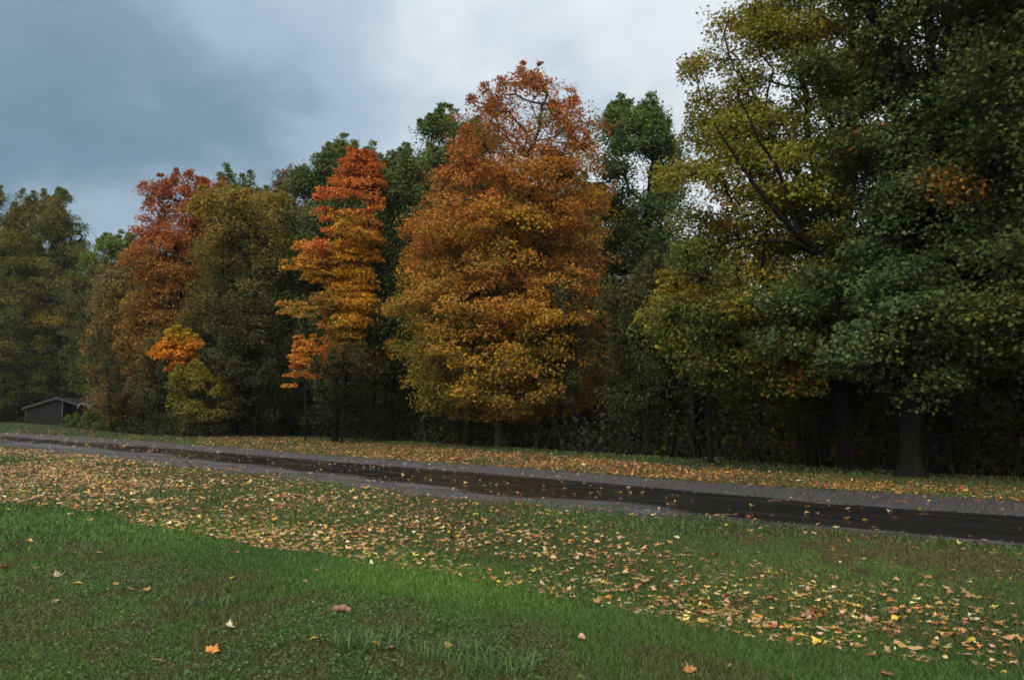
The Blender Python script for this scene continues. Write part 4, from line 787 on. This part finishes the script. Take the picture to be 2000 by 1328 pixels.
P = np.concatenate(Ps); r = np.hypot(P[:, 0], P[:, 1]); P[:, 2] = ground_z(P[:, 0], P[:, 1])
px, py = to_px(P); onhard = (in_zone(P, gr_near, 1) < 0) & (in_zone(P, gr_far, 1) > 0)
lift = np.where(onhard, 0.010, 0.008+rg.random(len(P))*0.022); P[:, 2] += lift
far = in_zone(P, gr_far, 1) <= 0
inview = (px > -15) & (px < 2015) & (py < 1340)
print('LEAVES', len(P), 'far', far.sum())
size = np.clip(0.068*np.exp(rg.normal(0, 0.3, len(P))), 0.03, 0.125)*np.interp(r, [5, 10, 14], [0.8, 0.92, 1.0])*np.where(r > 34, 1.35, 1.0)
sshape = np.where(rg.random(len(P)) < 0.72, 0, 1)
ci = np.where(far, rg.choice(len(PAL), len(P), p=PWF), rg.choice(len(PAL), len(P), p=PWN))
# the 280 that show largest are things of their own
score = np.where(inview & (py < 1325), size/r, 0); order = np.argsort(-score); big = order[:275]; rest = np.setdiff1d(np.arange(len(P)), big)
CN = ['tan', 'light brown', 'yellow-tan', 'orange-brown', 'dull red', 'yellow', 'grey-brown', 'dark brown', 'pale cream', 'greenish', 'orange', 'red']
def bulk(name, idx, label):
    Vs, Fs, Cs, nv = [], [], [], 0
    for shp, sh in ((0, MO), (1, OV)):
        s = idx[sshape[idx] == shp]
        if not len(s): continue
        G = leaf_geo(len(s), rg, size[s], sh, 0.9)+P[s][:, None]; k = len(sh)
        c = PAL[ci[s]]*np.exp(rg.normal(-0.08, 0.38, (len(s), 1)))*np.exp(rg.normal(0, 0.06, (len(s), 3)))
        Vs.append(G.reshape(-1, 3)); Fs.append((np.arange(len(s))[:, None, None]*(k+1)+fan(k)[None]).reshape(-1, 3)+nv); nv += G.shape[0]*G.shape[1]; Cs.append(np.repeat(c, k, 0))
    o = mesh_obj(name, np.concatenate(Vs), np.concatenate(Fs), M_litter, None, np.clip(np.concatenate(Cs), 0.01, 0.8)); tag(o, label, 'fallen leaves', kind='stuff')
bulk('fallen_leaves', rest[(~far[rest]) & (~onhard[rest])], 'carpet of tan, orange and yellow fallen leaves on the near lawn')
bulk('fallen_leaves', rest[onhard[rest]], 'scattered fallen leaves stuck to the wet road and gravel')
bulk('fallen_leaves', rest[far[rest]], 'dense orange-brown band of fallen leaves on the bank beyond the road')
# one mesh per shape and colour, shared by the copies
protos = {}
def leaf_proto(shp, c, v):
    key = (shp, c, v)
    if key not in protos:
        rq = np.random.default_rng(1000+shp*100+c*5+v); sh = MO if shp == 0 else OV
        # finer leaf: an inner ring lets it curl, and a stalk
        k = len(sh); S = np.vstack([[0, 0], sh*0.5, sh*rq.uniform(0.9, 1.1, (k, 1))]); Z = rq.normal(0.2, 0.6)*S[:, 0]**2+rq.normal(0.3, 0.6)*S[:, 1]**2+rq.normal(0, 0.035, len(S)); Z -= Z.min()
        V = np.c_[S, Z]; T = [[0, 1+i, 1+(i+1) % k] for i in range(k)]; Qd = [[1+i, 1+k+i, 1+k+(i+1) % k, 1+(i+1) % k] for i in range(k)]
        y0 = sh[:, 1].min(); st = np.array([(-.012, y0*0.6, Z[0]), (.012, y0*0.6, Z[0]), (.03, y0-0.35, Z[0]+.08), (.012, y0-0.35, Z[0]+.08)]); n0 = len(V); V = np.vstack([V, st]); Qd.append([n0, n0+1, n0+2, n0+3])
        nf = len(T)+len(Qd); col = PAL[c]*np.exp(rq.normal(-0.12, 0.16, (nf, 1)))*np.exp(rq.normal(0, 0.2))
        o = mesh_obj('fallen_leaf', V, [np.array(T), np.array(Qd)], M_litter, None, np.clip(col, 0.01, 0.8), smooth=False)
        protos[key] = o.data; bpy.data.objects.remove(o)
    return protos[key]
rl = np.random.default_rng(5)
lo_ = in_zone(P, band_lo, 1)
nb = 0
for i in big:
    o = bpy.data.objects.new('fallen_leaf', leaf_proto(int(sshape[i]), int(ci[i]), int(rl.integers(0, 3)))); C.collection.objects.link(o)
    o.location = P[i]-[0, 0, 0.004]; s = size[i]*1.05; o.scale = (s, s, s); o.rotation_euler = (rl.normal(0, 0.15), rl.normal(0, 0.15), rl.uniform(0, 6.28))
    c = CN[ci[i]]; where = 'in the leafy band across the lawn' if lo_[i] < 20 else 'alone on the short near grass'
    tag(o, f'{c} {"maple" if sshape[i] == 0 else "oval"} leaf fallen {where}', 'fallen leaf', f'{c} {"maple" if sshape[i] == 0 else "oval"} fallen leaves '+('in the leafy band' if lo_[i] < 20 else 'on the near grass'))
# leaves one can point at
SPEC = [(413, 1277, 0.10, 10, 0, 'bright orange crumpled maple leaf standing out near the bottom of the lawn'), (152, 1147, 0.085, 5, 1, 'yellow folded leaf on the grass near the left edge'),
        (113, 1130, 0.10, 8, 0, 'broad pale tan leaf left of the yellow folded leaf'), (72, 1114, 0.09, 6, 0, 'pinkish brown leaf near the left edge, above the broad pale one'), (8, 1115, 0.12, 3, 0, 'rusty crumpled leaf cut by the left edge of the picture'),
        (226, 1148, 0.06, 10, 0, 'small orange leaf right of the yellow folded leaf'), (258, 1158, 0.09, 0, 1, 'narrow tan leaf standing on edge in the left lawn'), (285, 1160, 0.06, 3, 0, 'small rust-brown leaf beside the narrow tan one'),
        (456, 1135, 0.07, 5, 1, 'small yellow leaf below the leafy band, left of the centre'), (396, 1154, 0.05, 10, 0, 'tiny orange leaf in the grass left of the centre'), (460, 1085, 0.08, 4, 0, 'rose-pink leaf just below the edge of the leafy band'),
        (445, 1233, 0.08, 8, 0, 'whitish torn leaf above the bright orange crumpled one'), (610, 1250, 0.06, 5, 0, 'small yellow-orange leaf at the left of the long grass tufts'), (735, 1262, 0.06, 5, 1, 'bright yellow leaf caught upright in the widest grass tuft'),
        (765, 1272, 0.07, 6, 0, 'dry tan leaf lying in the widest grass tuft'), (878, 1275, 0.07, 2, 1, 'curled yellow-tan leaf at the right of the widest tuft'), (1137, 1262, 0.08, 0, 1, 'lone tan leaf on mossy grass right of the tufts'),
        (1350, 1325, 0.09, 3, 0, 'brown-orange leaf at the bottom edge right of the centre'), (1735, 1322, 0.09, 7, 0, 'dark brown leaf at the bottom edge in the right part'), (1045, 1055, 0.12, 4, 0, 'large pinkish leaf raised above the leafy band at the centre'),
        (493, 1018, 0.13, 11, 0, 'large red leaf in the middle of the leafy band left of the centre'), (1608, 1234, 0.10, 8, 1, 'pale yellow leaf standing up at the lower edge of the band'), (1468, 988, 0.09, 5, 0, 'bright yellow leaf lying on the dark wet road')]
for px_, py_, s, c, shp, lab in SPEC:
    g = gp(px_, py_); o = bpy.data.objects.new('fallen_leaf', leaf_proto(shp, c, 1)); C.collection.objects.link(o); o.location = (g[0], g[1], float(ground_z(g[0], g[1]))+(0.011 if 'road' in lab else 0.03)); o.scale = (s*1.15, s*1.15, s*1.3)
    o.rotation_euler = (0.35 if 'stand' in lab or 'upright' in lab or 'raised' in lab else 0.15, rl.normal(0, .2), rl.uniform(0, 6.28)); tag(o, lab, 'fallen leaf')
# a curled piece of bark and twigs
M_chip = flat_mat('bark_chip', (0.14, 0.075, 0.05), (0.26, 0.16, 0.12), 0.7, 30)
b = MB(); t = np.linspace(-1, 1, 14); b.tube(np.c_[t*0.075, 0.012*np.sin(t*3), 0.012*np.cos(t*2.5)], 0.024*(1-0.55*t**4)*(1+0.2*np.sin(t*9)), 9)
o = b.build('bark_piece', M_chip, smooth=True); g = gp(667, 1197); o.location = (g[0], g[1], float(ground_z(g[0], g[1]))+0.03); o.rotation_euler = (0, 0.05, -0.25); tag(o, 'curled brown piece of bark lying on mossy grass above the widest tuft', 'bark piece')
def twig(px, py, ln, r, rz, label, z=0.02, col=M_chip):
    b = MB(); t = np.linspace(0, 1, 7); b.tube(np.c_[t*ln, 0.03*ln*np.sin(t*5), 0.02*ln*np.sin(t*7)], r*(1-0.5*t), 6); b.tube(np.array([[ln*.5, 0, 0], [ln*.7, ln*.12, 0.01]]), [r*.6, r*.3], 5)
    o = b.build('twig', col, smooth=True); g = gp(px, py); o.location = (g[0], g[1], float(ground_z(g[0], g[1]))+z); o.rotation_euler = (0, 0, rz); tag(o, label, 'twig')
twig(297, 1298, 0.10, 0.005, -0.3, 'short pinkish twig on the grass near the bottom left', 0.035)
twig(1500, 980, 0.5, 0.007, 0.5, 'thin pale twig lying on the far half of the wet road', 0.014)
twig(1395, 1008, 0.42, 0.007, 0.45, 'pale twig lying across the near edge of the wet road', 0.014)
hz = MB(); hz.box((0, 70, 19), (330, 230, 42)); hm = bpy.data.materials.new('shadow_lift_haze'); hm.use_nodes = True; ht = hm.node_tree; ht.nodes.clear()  # added haze volume that lifts the blackest shadows
ho = ht.nodes.new('ShaderNodeOutputMaterial'); hv = ht.nodes.new('ShaderNodeVolumePrincipled'); hv.inputs['Color'].default_value = (0.85, 0.9, 0.95, 1); hv.inputs['Density'].default_value = 0.00018; hv.inputs['Anisotropy'].default_value = 0.2
ht.links.new(hv.outputs[0], ho.inputs['Volume']); o = hz.build('haze', hm); tag(o, 'thin grey haze added to lift the dark shadows of the lawn and wood', 'haze', kind='stuff')
print('OBJECTS', len(C.objects), 'polys', sum(len(m.polygons) for m in bpy.data.meshes))
